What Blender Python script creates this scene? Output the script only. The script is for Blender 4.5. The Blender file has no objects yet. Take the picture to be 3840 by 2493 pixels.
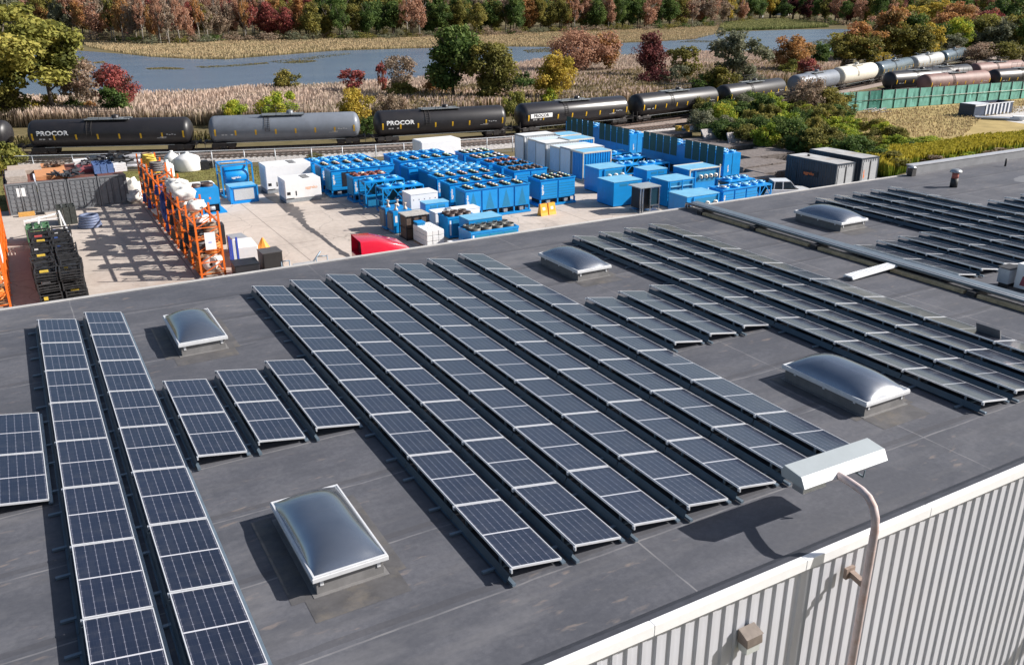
import bpy, math, random
import numpy as np
from mathutils import Vector, Matrix
random.seed(7); rng = np.random.default_rng(7)
S = bpy.context.scene; COL = S.collection
GZ = -8.2                      # yard level; the flat roof is z = 0
# ---------------------------------------------------------------- camera
YAW, PIT, ROL, FPX = 0.51311, 0.37117, -0.00455, 3228.98
CP = Vector((-4.22446, -25.68385, 8.44545))
fw = Vector((math.sin(YAW)*math.cos(PIT), math.cos(YAW)*math.cos(PIT), -math.sin(PIT)))
r0 = Vector((math.cos(YAW), -math.sin(YAW), 0)); u0 = r0.cross(fw)
rr = r0*math.cos(ROL) + u0*math.sin(ROL); uu = -r0*math.sin(ROL) + u0*math.cos(ROL)
cd = bpy.data.cameras.new('camera'); cam = bpy.data.objects.new('camera', cd); COL.objects.link(cam)
M3 = Matrix((rr, uu, -fw)).transposed()
cam.matrix_world = Matrix.Translation(CP) @ M3.to_4x4()
cd.sensor_width = 36; cd.lens = 36*FPX/3840; cd.clip_end = 6000; cd.clip_start = 0.1
S.camera = cam
def gp(u, v, z=GZ):            # survey helper: map point of the plane z seen along a sight line
    d = fw + rr*((u-1920)/FPX) - uu*((v-1246.5)/FPX)
    return CP + d*((z-CP.z)/d.z)
def gdepth(p): return (Vector(p)-CP).dot(fw)
# ---------------------------------------------------------------- world and sun
SUN = Vector((1.38, -.65, 1.0)).normalized()
w = bpy.data.worlds.new('World'); S.world = w; w.use_nodes = True
nt = w.node_tree; nt.nodes.clear()
o = nt.nodes.new('ShaderNodeOutputWorld'); b = nt.nodes.new('ShaderNodeBackground'); sk = nt.nodes.new('ShaderNodeTexSky')
sk.sky_type = 'NISHITA'; sk.sun_disc = False
sk.sun_elevation = math.asin(SUN.z); sk.sun_rotation = math.atan2(SUN.x, SUN.y)
sk.altitude = 20; sk.air_density = 1.0; sk.dust_density = 2.2; sk.ozone_density = 1.2
b.inputs[1].default_value = 0.068
nt.links.new(sk.outputs[0], b.inputs[0]); nt.links.new(b.outputs[0], o.inputs[0])
ld = bpy.data.lights.new('sun', 'SUN'); ld.energy = 5.0; ld.angle = math.radians(0.5); ld.color = (1, .955, .90)
lo = bpy.data.objects.new('sun', ld); COL.objects.link(lo)
lo.rotation_euler = SUN.to_track_quat('Z', 'Y').to_euler(); lo.location = (30, -30, 60)
S.view_settings.view_transform = 'Standard'; S.view_settings.look = 'None'
S.view_settings.exposure = 0.62; S.view_settings.gamma = 1.0
# ---------------------------------------------------------------- tagging
def tag(o, label=None, cat=None, group=None, kind=None):
    if label: o['label'] = label
    if cat: o['category'] = cat
    if group: o['group'] = group
    if kind: o['kind'] = kind
    return o
def empty(name, loc=(0,0,0), rz=0, label=None, cat=None, group=None):
    o = bpy.data.objects.new(name, None); COL.objects.link(o); o.location = loc; o.rotation_euler = (0,0,rz)
    o.empty_display_size = .2
    return tag(o, label, cat, group)
def copy_tree(o, parent=None):
    c = o.copy(); COL.objects.link(c); c.parent = parent
    for ch in list(o.children): copy_tree(ch, c)
    return c
def link(name, me, parent=None, loc=None):
    o = bpy.data.objects.new(name, me); COL.objects.link(o)
    if parent: o.parent = parent
    if loc: o.location = loc
    return o
# ---------------------------------------------------------------- mesh builder
class MB:
    def __init__(s): s.v = []; s.f = []; s.sm = []
    def add(s, vs, fs, smooth=False):
        n = len(s.v); s.v += [tuple(p) for p in vs]
        for f in fs: s.f.append([n+i for i in f]); s.sm.append(smooth)
        return s
    def box(s, x0, x1, y0, y1, z0, z1):
        return s.add([(x0,y0,z0),(x1,y0,z0),(x1,y1,z0),(x0,y1,z0),(x0,y0,z1),(x1,y0,z1),(x1,y1,z1),(x0,y1,z1)],
            [(3,2,1,0),(4,5,6,7),(0,1,5,4),(1,2,6,5),(2,3,7,6),(3,0,4,7)])
    def bar(s, a, b, w, h=None):      # square bar from a to b
        a = Vector(a); b = Vector(b); d = (b-a).normalized(); h = h or w
        k = Vector((0,0,1)) if abs(d.z) < .95 else Vector((0,1,0))
        p = d.cross(k).normalized()*w/2; q = p.normalized().cross(d)*h/2
        vs = [a-p-q, a+p-q, a+p+q, a-p+q, b-p-q, b+p-q, b+p+q, b-p+q]
        return s.add(vs, [(3,2,1,0),(4,5,6,7),(0,1,5,4),(1,2,6,5),(2,3,7,6),(3,0,4,7)])
    def tube(s, pts, r, n=10, caps=True, smooth=True):
        pts = [Vector(p) for p in pts]; rs = r if isinstance(r, (list, tuple)) else [r]*len(pts)
        vs = []; fs = []; prev = None
        for i, p in enumerate(pts):
            d = (pts[min(i+1, len(pts)-1)] - pts[max(i-1, 0)]).normalized()
            if prev is None:
                k = Vector((0,0,1)) if abs(d.z) < .9 else Vector((1,0,0)); a = d.cross(k).normalized()
            else: a = (prev - d*prev.dot(d)).normalized()
            prev = a; c = d.cross(a)
            for j in range(n):
                t = 2*math.pi*j/n; vs.append(p + (a*math.cos(t)+c*math.sin(t))*rs[i])
        for i in range(len(pts)-1):
            for j in range(n): fs.append((i*n+j, i*n+(j+1)%n, (i+1)*n+(j+1)%n, (i+1)*n+j))
        s.add(vs, fs, smooth)
        if caps:
            k = len(s.v)-len(vs); s.f.append([k+j for j in range(n)][::-1]); s.sm.append(False)
            s.f.append([k+(len(pts)-1)*n+j for j in range(n)]); s.sm.append(False)
        return s
    def lathe(s, prof, axis=(0,0,0), n=20, along='z', smooth=True):   # prof: (radius, height)
        vs = []; fs = []
        for (r, h) in prof:
            for j in range(n):
                t = 2*math.pi*j/n; a, c = r*math.cos(t), r*math.sin(t)
                vs.append({'z': (axis[0]+a, axis[1]+c, axis[2]+h), 'x': (axis[0]+h, axis[1]+a, axis[2]+c), 'y': (axis[0]+c, axis[1]+h, axis[2]+a)}[along])
        for i in range(len(prof)-1):
            for j in range(n): fs.append((i*n+j, i*n+(j+1)%n, (i+1)*n+(j+1)%n, (i+1)*n+j))
        return s.add(vs, fs, smooth)
    def disc(s, c, r, n=20, z=0):
        return s.add([(c[0]+r*math.cos(2*math.pi*j/n), c[1]+r*math.sin(2*math.pi*j/n), c[2]) for j in range(n)], [list(range(n))])
    def quad(s, *p): return s.add(p, [tuple(range(len(p)))])
    def mesh(s, name, m):
        me = bpy.data.meshes.new(name); me.from_pydata([tuple(p) for p in s.v], [], s.f)
        if m: me.materials.append(m)
        if any(s.sm): me.polygons.foreach_set('use_smooth', s.sm)
        me.update(); return me
    def build(s, name, m, parent=None, loc=None): return link(name, s.mesh(name, m), parent, loc)
def bevel(o, w=.01, seg=2):
    md = o.modifiers.new('bevel', 'BEVEL'); md.width = w; md.segments = seg; md.limit_method = 'ANGLE'; return o
# ---------------------------------------------------------------- materials
MC = {}
def newmat(name):
    m = bpy.data.materials.new(name); m.use_nodes = True; n = m.node_tree
    return m, n, n.nodes['Principled BSDF'], n.nodes['Material Output']
def N(n, t, **k):
    x = n.nodes.new(t)
    for a, v in k.items():
        if a in x.inputs.keys() if hasattr(x.inputs, 'keys') else False: x.inputs[a].default_value = v
        else: setattr(x, a, v)
    return x
def mix(n, fac, a, b, mode='MIX'):
    x = n.nodes.new('ShaderNodeMix'); x.data_type = 'RGBA'; x.blend_type = mode
    for s, v in ((x.inputs[0], fac), (x.inputs[6], a), (x.inputs[7], b)):
        if hasattr(v, 'is_output') or isinstance(v, bpy.types.NodeSocket): n.links.new(v, s)
        else: s.default_value = v if not isinstance(v, tuple) else (*v[:3], 1)
    return x.outputs[2]
def math_(n, op, a, b=0.0, c=None):
    x = n.nodes.new('ShaderNodeMath'); x.operation = op
    for i, v in enumerate((a, b, c)):
        if v is None: continue
        if isinstance(v, bpy.types.NodeSocket): n.links.new(v, x.inputs[i])
        else: x.inputs[i].default_value = v
    return x.outputs[0]
def ramp(n, fac, stops, interp='LINEAR'):
    x = n.nodes.new('ShaderNodeValToRGB'); x.color_ramp.interpolation = interp
    e = x.color_ramp.elements
    while len(e) < len(stops): e.new(.5)
    for i, (p, c) in enumerate(stops): e[i].position = p; e[i].color = (*c, 1) if len(c) == 3 else c
    n.links.new(fac, x.inputs[0]); return x.outputs[0]
def noise(n, vec, scale, detail=4, rough=.55, dist=0):
    x = n.nodes.new('ShaderNodeTexNoise'); x.inputs['Scale'].default_value = scale; x.inputs['Detail'].default_value = detail
    x.inputs['Roughness'].default_value = rough; x.inputs['Distortion'].default_value = dist
    if vec is not None: n.links.new(vec, x.inputs['Vector'])
    return x.outputs['Fac']
def coords(n, kind='Object', scale=(1,1,1)):
    t = n.nodes.new('ShaderNodeTexCoord'); mp = n.nodes.new('ShaderNodeMapping'); mp.inputs['Scale'].default_value = scale
    n.links.new(t.outputs[kind], mp.inputs[0]); return mp.outputs[0]
def pm(name, c, rough=.6, metal=0, var=.16, scale=2.5, bump=0, spec=.5, coat=0, dirt=None, dirtamt=.4):
    if name in MC: return MC[name]
    m, n, p, _ = newmat(name); v = coords(n)
    lo_ = tuple(max(0, x*(1-var)) for x in c); hi = tuple(min(1, x*(1+var)) for x in c)
    f = noise(n, v, scale, 5, .65)
    col = ramp(n, f, [(.3, lo_), (.7, hi)])
    if dirt:
        g = ramp(n, noise(n, v, scale*.6, 6, .7), [(.5, (0,0,0)), (.75, (1,1,1))])
        col = mix(n, math_(n, 'MULTIPLY', g, dirtamt), col, dirt)
    n.links.new(col, p.inputs['Base Color'])
    p.inputs['Roughness'].default_value = rough; p.inputs['Metallic'].default_value = metal
    p.inputs['Specular IOR Level'].default_value = spec; p.inputs['Coat Weight'].default_value = coat
    if bump:
        bp = n.nodes.new('ShaderNodeBump'); bp.inputs['Strength'].default_value = bump; bp.inputs['Distance'].default_value = .02
        n.links.new(noise(n, v, scale*6, 4), bp.inputs['Height']); n.links.new(bp.outputs[0], p.inputs['Normal'])
    MC[name] = m; return m
def text_mesh(s, size=1.0, ex=.01, bold=True):
    cu = bpy.data.curves.new('t', 'FONT'); cu.body = s; cu.size = size; cu.extrude = ex; cu.align_x = 'LEFT'
    cu.offset = .025*size if bold else 0; cu.resolution_u = 2
    o = bpy.data.objects.new('t', cu); COL.objects.link(o)
    dg = bpy.context.evaluated_depsgraph_get(); me = bpy.data.meshes.new_from_object(o.evaluated_get(dg))
    bpy.data.objects.remove(o); bpy.data.curves.remove(cu); return me
def inpoly(px, py, poly):
    ins = np.zeros(len(px), bool); k = len(poly); j = k-1
    for i in range(k):
        xi, yi = poly[i][:2]; xj, yj = poly[j][:2]
        c = ((yi > py) != (yj > py)) & (px < (xj-xi)*(py-yi)/(yj-yi+1e-12)+xi); ins ^= c; j = i
    return ins
def along(pts, step):           # even samples and directions along a polyline (Catmull-Rom smoothed)
    P = [Vector((*p[:2], p[2] if len(p) > 2 else 0)) for p in pts]; out = []
    for i in range(len(P)-1):
        a, b_, c, d = P[max(i-1,0)], P[i], P[i+1], P[min(i+2, len(P)-1)]
        k = max(2, int((c-b_).length/step))
        for q in range(k):
            t = q/k; out.append(.5*((2*b_)+(c-a)*t+(2*a-5*b_+4*c-d)*t*t+(3*b_-a-3*c+d)*t**3))
    out.append(P[-1]); return out
# ================================================================= warehouse
def roof_mat():
    m, n, p, _ = newmat('roof_membrane'); v = coords(n); sx = n.nodes.new('ShaderNodeSeparateXYZ'); n.links.new(v, sx.inputs[0])
    v2 = coords(n, 'Object', (.35, 1, 1)); v3 = coords(n, 'Object', (.12, 1.6, 1))
    big = noise(n, v2, .35, 6, .6); fine = noise(n, v, 9, 5, .7); streak = noise(n, v3, 1.6, 5, .65)
    col = ramp(n, big, [(.3, (.062,.066,.082)), (.7, (.128,.130,.150))])
    col = mix(n, .5, col, ramp(n, fine, [(.25, (.058,.060,.072)), (.8, (.155,.155,.168))]))
    col = mix(n, math_(n, 'MULTIPLY', ramp(n, streak, [(.5, (0,0,0)), (.72, (1,1,1))]), .4), col, (.15,.145,.148))
    blot = ramp(n, noise(n, coords(n, 'Object', (.6,1,1)), .9, 6, .7), [(.44, (1,1,1)), (.56, (0,0,0))])
    col = mix(n, math_(n, 'MULTIPLY', blot, .45), col, (.055,.058,.07))
    lb = ramp(n, noise(n, coords(n, 'Object', (.3,.8,1)), .5, 6, .7), [(.55, (0,0,0)), (.68, (1,1,1))])
    col = mix(n, math_(n, 'MULTIPLY', lb, .35), col, (.21,.205,.21))
    # dust patches drawn out along the sheets
    d = noise(n, coords(n, 'Object', (1.1, 3.2, 1)), 1.7, 3, .5)
    dm = ramp(n, d, [(.62, (0,0,0)), (.70, (1,1,1))])
    d2 = noise(n, v, .45, 3); dm = math_(n, 'MULTIPLY', dm, ramp(n, d2, [(.42, (0,0,0)), (.6, (1,1,1))]))
    col = mix(n, math_(n, 'MULTIPLY', dm, .40), col, (.29,.23,.19))
    # welded seams: across every 2.03 m, and sheet joints along y
    wob = math_(n, 'MULTIPLY', math_(n, 'SUBTRACT', noise(n, v, .8, 2), .5), .10)
    def line(sock, pitch, off, w):
        a = math_(n, 'ADD', math_(n, 'ADD', sock, off), wob); fr = math_(n, 'FRACT', math_(n, 'DIVIDE', a, pitch))
        return math_(n, 'LESS_THAN', math_(n, 'MULTIPLY', fr, pitch), w)
    l1 = line(sx.outputs[1], 2.03, 30.4, .035); l2 = line(sx.outputs[0], 7.3, 40.3, .03)
    mk = ramp(n, noise(n, v, 1.3, 4), [(.35, (.15,.15,.15)), (.6, (1,1,1))])
    col = mix(n, math_(n, 'MULTIPLY', math_(n, 'MAXIMUM', l1, l2), math_(n, 'MULTIPLY', mk, .6)), col, (.25,.245,.25))
    l3 = line(sx.outputs[1], 2.03, 30.28, .14)
    col = mix(n, math_(n, 'MULTIPLY', l3, .35), col, (.052,.05,.055))
    # dried puddle ring towards the far end
    px = math_(n, 'DIVIDE', math_(n, 'SUBTRACT', sx.outputs[0], 41.5), 4.2); py = math_(n, 'DIVIDE', math_(n, 'SUBTRACT', sx.outputs[1], -1.6), 1.0)
    rad = math_(n, 'ADD', math_(n, 'POWER', px, 2.0), math_(n, 'POWER', math_(n, 'ABSOLUTE', py), 2.0))
    rad = math_(n, 'ADD', rad, math_(n, 'MULTIPLY', noise(n, v, .9, 4), .8))
    col = mix(n, math_(n, 'MULTIPLY', math_(n, 'LESS_THAN', rad, 1.35), .45), col, (.27,.27,.28))
    n.links.new(col, p.inputs['Base Color']); p.inputs['Specular IOR Level'].default_value = .35
    n.links.new(ramp(n, big, [(.3, (.55,)*3), (.7, (.8,)*3)]), p.inputs['Roughness'])
    bp = n.nodes.new('ShaderNodeBump'); bp.inputs['Strength'].default_value = .25; bp.inputs['Distance'].default_value = .02
    n.links.new(noise(n, v2, 2.2, 6, .7), bp.inputs['Height']); n.links.new(bp.outputs[0], p.inputs['Normal'])
    return m
ROOF = roof_mat()
X0, X1, Y0, Y1 = -22.0, 75.0, -17.9, 2.22
galv = pm('galvanised', (.42,.44,.46), .38, .75, .12, 6)
alum = pm('aluminium', (.72,.73,.75), .35, .25, .06, 8)
whitem = pm('white_coping', (.86,.86,.87), .45, 0, .03, 3, dirt=(.66,.64,.62), dirtamt=.3)
blackp = pm('black_rubber', (.03,.03,.033), .6, 0, .3, 5)
wh = empty('warehouse', (0,0,GZ), 0, 'flat roofed warehouse with dark membrane roof and ribbed pale metal wall', 'building')
def P(mb, name, m, parent, smooth=False):
    return mb.build(name, m, parent)
def wchild(mb, name, m, par=wh): return mb.build(name, m, par, (0,0,-GZ) if par is wh else None)
wchild(MB().add([(X0,Y0,0),(X1,Y0,0),(X1,Y1,0),(X0,Y1,0)], [(0,1,2,3)]), 'roof', ROOF)
# raised inner edge strip along the near eave
edge = pm('edge_strip', (.055,.057,.068), .5, 0, .25, 3)
wchild(MB().add([(X0,Y0+.002,.09),(X1,Y0+.002,.09),(X1,Y0+.10,.085),(X0,Y0+.10,.085),(X1,Y0+.24,.006),(X0,Y0+.24,.006)], [(0,1,2,3),(3,2,4,5)]), 'roof_edge_strip', edge)
cop = MB()
x = X0
while x < X1:
    x2 = min(x+3.05, X1); cop.box(x+.002, x2-.002, Y0-.13, Y0-.001, -.10, .10); x = x2
bevel(wchild(cop, 'coping', whitem), .012)
cop = MB(); x = X0
while x < 34.75:
    x2 = min(x+3.05, 34.75); cop.box(x+.002, x2-.002, Y1+.002, Y1+.10, -.12, .035); x = x2
wchild(cop, 'rear_coping', pm('rear_coping', (.6,.58,.56), .5, .2, .1, 2))
# parapet beyond x = 34.75
grp = pm('parapet_membrane', (.2,.205,.22), .6, 0, .12, 2)
pr_ = MB().box(34.75, X1, Y1+.002, Y1+.35, -.02, .42)
wchild(pr_, 'parapet', grp)
cop = MB(); x = 34.70
while x < X1:
    cop.box(x, x+2.98, Y1-.03, Y1+.38, .422, .47); x += 3.0
wchild(cop, 'parapet_cap', pm('parapet_cap', (.42,.43,.46), .5, .2, .1, 2))
# ribbed near wall
wallm = pm('ribbed_wall', (.60,.61,.66), .42, .05, .05, .8, dirt=(.55,.50,.46), dirtamt=.18)
pts = []; x = X0
while x < X1:
    pts += [(x, 0), (x+.12, 0), (x+.145, -.03), (x+.225, -.03), (x+.25, 0)]; x += .265
vs = []; fs = []
for i, (a, d) in enumerate(pts): vs += [(a, Y0-.03+d, -.1), (a, Y0-.03+d, GZ)]
for i in range(len(pts)-1): fs.append((2*i, 2*i+1, 2*i+3, 2*i+2))
wchild(MB().add(vs, fs), 'wall', wallm)
wchild(MB().box(X0, X1, Y0+.2, Y1-.2, GZ, -.05), 'wall_core', pm('block_wall', (.4,.4,.4), .8))
wchild(MB().box(X0, X1, Y1-.15, Y1+.001, GZ, -.02), 'rear_wall', wallm)
wchild(MB().tube([(40.9,1.2,0),(40.9,1.2,.4)], .05), 'vent_stub', blackp)
# small dark box where the parapet starts
t = empty('roof_fan_box', (34.4, 2.0, 0), 0, 'small dark box with pale cap at the start of the raised parapet', 'vent')
MB().box(-.15,.15,-.15,.15,.0,.38).build('box', blackp, t); MB().lathe([(.0,.50),(.12,.49),(.19,.44),(.19,.40),(.0,.39)]).build('cap', galv, t)
# ================================================================= solar rows
def glass_mat():
    m, n, p, _ = newmat('solar_cells'); t = n.nodes.new('ShaderNodeUVMap'); sx = n.nodes.new('ShaderNodeSeparateXYZ'); n.links.new(t.outputs[0], sx.inputs[0])
    U, V = sx.outputs[0], sx.outputs[1]          # U across 0..6 cells, V along 0..12 cells
    def dist(s): # distance to nearest integer
        f = math_(n, 'FRACT', s); return math_(n, 'MINIMUM', f, math_(n, 'SUBTRACT', 1.0, f))
    du, dv = dist(U), dist(V)
    dia = math_(n, 'LESS_THAN', math_(n, 'ADD', du, dv), .10)
    lu = math_(n, 'LESS_THAN', du, .026); lv = math_(n, 'LESS_THAN', dv, .012)
    mid = math_(n, 'LESS_THAN', math_(n, 'ABSOLUTE', math_(n, 'SUBTRACT', V, 6.0)), .10)
    ln = math_(n, 'MAXIMUM', math_(n, 'MAXIMUM', lu, dia), mid)
    bus = dist(math_(n, 'ADD', math_(n, 'MULTIPLY', U, 4.0), .5)); bl = math_(n, 'MULTIPLY', math_(n, 'LESS_THAN', bus, .05), .04)
    nz = noise(n, coords(n), 1.2, 3)
    cell = ramp(n, nz, [(.3, (.003,.004,.013)), (.7, (.005,.008,.023))])
    oi = n.nodes.new('ShaderNodeObjectInfo'); cell = mix(n, math_(n, 'MULTIPLY', oi.outputs['Random'], .5), cell, (.008,.011,.03))
    du_ = ramp(n, noise(n, coords(n, 'Object', (1,1,1)), 3.5, 6, .7), [(.5, (0,0,0)), (.75, (1,1,1))]); cell = mix(n, math_(n, 'MULTIPLY', du_, .06), cell, (.3,.29,.28))
    cell = mix(n, math_(n, 'MULTIPLY', lv, .12), cell, (.3,.3,.33)); cell = mix(n, bl, cell, (.3,.3,.34))
    col = mix(n, math_(n, 'MULTIPLY', math_(n, 'MAXIMUM', lu, dia), .75), cell, (.22,.22,.27)); col = mix(n, mid, col, (.52,.52,.56))
    n.links.new(col, p.inputs['Base Color'])
    p.inputs['Roughness'].default_value = .38; p.inputs['IOR'].default_value = 1.5; p.inputs['Specular IOR Level'].default_value = .7
    p.inputs['Coat Weight'].default_value = 1.0; p.inputs['Coat Roughness'].default_value = .13; p.inputs['Coat IOR'].default_value = 1.65
    return m
GLASS = glass_mat()
PW, PL, TILT, ZL = .9315, 2.01, .16656, .12
framem = pm('panel_frame', (.72,.73,.76), .3, .35, .04, 6)
backm = pm('panel_back', (.5,.52,.55), .6)
ct, st = math.cos(TILT), math.sin(TILT)
def tl(a, y, h): # a across the slope from the high edge, h above the glass
    return (a*ct + h*st, y, ZL + PW*st - a*st + h*ct)
def slab(mb, a0, a1, y0, y1, h0, h1):
    v = [tl(a0,y0,h0),tl(a1,y0,h0),tl(a1,y1,h0),tl(a0,y1,h0),tl(a0,y0,h1),tl(a1,y0,h1),tl(a1,y1,h1),tl(a0,y1,h1)]
    mb.add(v, [(3,2,1,0),(4,5,6,7),(0,1,5,4),(1,2,6,5),(2,3,7,6),(3,0,4,7)])
def panel_meshes():
    L = PL-.03; f = MB(); e = .020
    slab(f, 0, PW, -L, -L+e, -.035, .003); slab(f, 0, PW, -e, 0, -.035, .003)
    slab(f, 0, e*.8, -L+e, -e, -.035, .003); slab(f, PW-e*.8, PW, -L+e, -e, -.035, .003)
    g = MB().quad(tl(.02,-L+.026,0), tl(PW-.02,-L+.026,0), tl(PW-.02,-.026,0), tl(.02,-.026,0)); gm = g.mesh('cell_glass', GLASS)
    uv = gm.uv_layers.new(name='UVMap'); m1, m2 = .0, .0
    for i, c in enumerate([(-.09,-.12),(6.09,-.12),(6.09,12.12),(-.09,12.12)]): uv.data[i].uv = c
    bk = MB().quad(tl(.02,-.03,-.03), tl(PW-.02,-.03,-.03), tl(PW-.02,-L+.03,-.03), tl(.02,-L+.03,-.03)).mesh('back_sheet', backm)
    return f.mesh('panel_frame', framem), gm, bk
FM, GM, BM = panel_meshes()
defl = pm('deflector', (.035,.065,.095), .45, .3, .15, 3)  # navy base colour carries the sheets' shade and sky reflection
railm = pm('racking', (.16,.21,.26), .45, .4, .15, 4)
whitecap = pm('clamp', (.7,.72,.75), .35, .5)
def row_base(n):
    """racking parts of a row of n panels"""
    Lr = n*PL
    d = MB()
    for k in range(n):     # wind deflector sheets behind the high edge
        ya, yb = -k*PL-.012, -(k+1)*PL+.012
        d.add([(-.035,ya,.165),(-.035,yb,.165),(-.085,yb,.045),(-.085,ya,.045)], [(0,1,2,3)])
        d.add([(-.085,ya,.045),(-.085,yb,.045),(-.115,yb,.04),(-.115,ya,.04)], [(0,1,2,3)])
    dm = d.mesh('wind_deflector', defl)
    r = MB(); ry = []; y = 0
    for k in range(n+1):
        for off in (-.42, .42):
            y = -k*PL+off
            if -Lr < y < 0: ry.append(y)
    y = 0
    r.box(-.30, PW*ct+.0, y-.03, y+.03, .012, .05); r.bar((.02,y,.05),(.02,y,.235),.035); r.bar((PW*ct-.04,y,.05),(PW*ct-.04,y,.10),.035)
    rm = r.mesh('cross_rail', railm)
    s = MB().box(-.06,.0,-Lr-.12,.0,.028,.075).mesh('base_rail', railm)
    c = MB().box(-.03,-.004,-.03,.03,.20,.262)
    return dm, (rm, ry), s, c.mesh('clamp', whitecap), MB().box(PW*ct-.02,PW*ct+.055,-Lr-.02,.02,.03,.062).mesh('front_rail', railm)
RB = {n: row_base(n) for n in (2, 6, 8)}
def solar_row(slot, y, n, label, group):
    x = slot*1.16911
    t = empty('solar_panel_row', (x, y, 0), 0, label, 'solar array', group)
    dm, rm, s, c, fr = RB[n]
    for nm, me in (('wind_deflector', dm), ('base_rail', s), ('front_rail', fr)): link(nm, me, t)
    for k in range(n+1): link('clamp', c, t, (0, -k*PL, 0))
    for q in rm[1]: link('cross_rail', rm[0], t, (0, q, 0))
    for k in range(n):
        dx = random.uniform(-.003,.003)
        f = link('solar_panel', FM, t, (dx, -k*PL-.015, random.uniform(-.002,.002))); link('cell_glass', GM, f); link('back_sheet', BM, f)
    return t
ORD = ['first','second','third','fourth','fifth','sixth','seventh']
GR = 'rows of solar panels on the flat roof'
solar_row(-5, -3*PL, 2, 'short two panel row cut off by the left edge of the view', GR)
solar_row(-4, 0, 8, 'long panel row, left one of the pair at the left of the roof', GR)
solar_row(-3, 0, 8, 'long panel row, right one of the pair at the left of the roof', GR)
for i, s in enumerate((-2,-1,0)): solar_row(s, -3*PL, 2, 'short two panel row behind the nearest skylight, %s from left' % ORD[i], GR)
for i, s in enumerate(range(1,8)): solar_row(s, 0, 8, 'long row in the central block of seven, %s from the left' % ORD[i], GR)
for i, s in enumerate((8,9,10)): solar_row(s, -3*PL, 2, 'short two panel row between two skylights beyond the central block, %s from left' % ORD[i], GR)
for i, s in enumerate((11,12,13,14)): solar_row(s, 0, 8, 'long pale row in the block of four left of the conduits, %s from left' % ORD[i], GR)
for i, s in enumerate((17.74,18.74,19.74,20.74)): solar_row(s, -3*PL, 2, 'short two panel row just right of the conduit run, %s from left' % ORD[i], GR)
for i, s in enumerate((21.78,22.78,23.78,24.78,25.78)): solar_row(s, 0, 8, 'long blue row in the far block right of the farthest skylight, %s from left' % ORD[i], GR)
for i, s in enumerate((26.9,27.9,28.9,29.9)): solar_row(s, -2*PL, 6, 'row starting further forward at the right edge, %s from left' % ORD[i], GR)
# loose grey board lying against the right end of a row
t = empty('grey_board', (*gp(3708,1272,.05).xy,.05), 0, 'loose square grey sheet standing behind the last long row of four', 'board'); 
o = MB().box(-.02,.02,-.33,.33,0,.42).build('sheet', pm('grey_sheet', (.16,.165,.18), .6), t); o.rotation_euler = (0,-.35,0)
# ================================================================= skylights
def dome_mat():
    m, n, p, out = newmat('smoked_dome'); v = coords(n)
    n.links.new(ramp(n, noise(n, v, 1.4, 4), [(.3, (.34,.38,.44)), (.7, (.44,.48,.54))]), p.inputs['Base Color'])
    n.links.new(ramp(n, noise(n, v, 5, 5, .7), [(.3, (.10,)*3), (.7, (.2,)*3)]), p.inputs['Roughness'])
    p.inputs['Metallic'].default_value = .85; p.inputs['Specular IOR Level'].default_value = .9
    p.inputs['Coat Weight'].default_value = .6; p.inputs['Coat Roughness'].default_value = .06
    tr = n.nodes.new('ShaderNodeBsdfTransparent'); tr.inputs[0].default_value = (.62,.66,.72,1)
    mx = n.nodes.new('ShaderNodeMixShader'); mx.inputs[0].default_value = .86
    n.links.new(tr.outputs[0], mx.inputs[1]); n.links.new(p.outputs[0], mx.inputs[2]); n.links.new(mx.outputs[0], out.inputs[0])
    return m
DOME = dome_mat(); curbm = pm('curb_flashing', (.17,.165,.165), .7, 0, .2, 3)
def skylight(cx, cy, w_, l_, label, rise=.28):
    t = empty('skylight', (cx, cy, 0), 0, label, 'skylight', 'domed skylights on the flat roof')
    a, b_ = w_/2, l_/2
    c = MB().box(-a+.07,a-.07,-b_+.07,-b_+.13,0,.27).box(-a+.07,a-.07,b_-.13,b_-.07,0,.27).box(-a+.07,-a+.13,-b_+.13,b_-.13,0,.27).box(a-.13,a-.07,-b_+.13,b_-.13,0,.27); MB().box(-a+.13,a-.13,-b_+.13,b_-.13,.013,.03).build('shaft_floor', pm('shaft', (.16,.10,.08), .8, 0, .5, 3), t); c.box(-a+.0,a-.0,-b_+.0,b_-.0,.0,.012); c.build('curb', curbm, t)
    f = MB()
    for z0, z1, e in ((.27,.345,.0),(.345,.375,.012)):
        f.box(-a+e,a-e,-b_+e,-b_+e+.035,z0,z1); f.box(-a+e,a-e,b_-e-.035,b_-e,z0,z1); f.box(-a+e,-a+e+.035,-b_+e+.035,b_-e-.035,z0,z1); f.box(a-e-.035,a-e,-b_+e+.035,b_-e-.035,z0,z1)
    for sx in (-1,1):
        for q in (-.7,0,.7): f.box(sx*(a-.066)-.008, sx*(a-.066)+.008, q*b_-.03, q*b_+.03, .2, .3)
        f.box(sx*a*.75-.03, sx*a*.75+.03, -b_+.055, -b_+.068, .15, .3)
    bevel(f.build('frame', alum, t), .006)
    nx, ny = 28, 40; vs = []; fs = []
    A, B_ = a-.045, b_-.045
    for j in range(ny+1):
        for i in range(nx+1):
            s_, q = -1+2*i/nx, -1+2*j/ny
            h = ((1-abs(s_)**2.4)*(1-abs(q)**3.4))**.75
            vs.append((s_*A, q*B_, .365+rise*h))
    for j in range(ny):
        for i in range(nx): k = j*(nx+1)+i; fs.append((k,k+1,k+nx+2,k+nx+1))
    MB().add(vs, fs, True).build('dome', DOME, t)
    return t
skylight(-1.0, -13.72, 1.22, 2.42, 'nearest smoky domed skylight, between the left pair of rows and the central block')
skylight(-1.08, -2.9, 1.22, 2.42, 'small looking domed skylight near the rear roof edge at the left')
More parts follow.
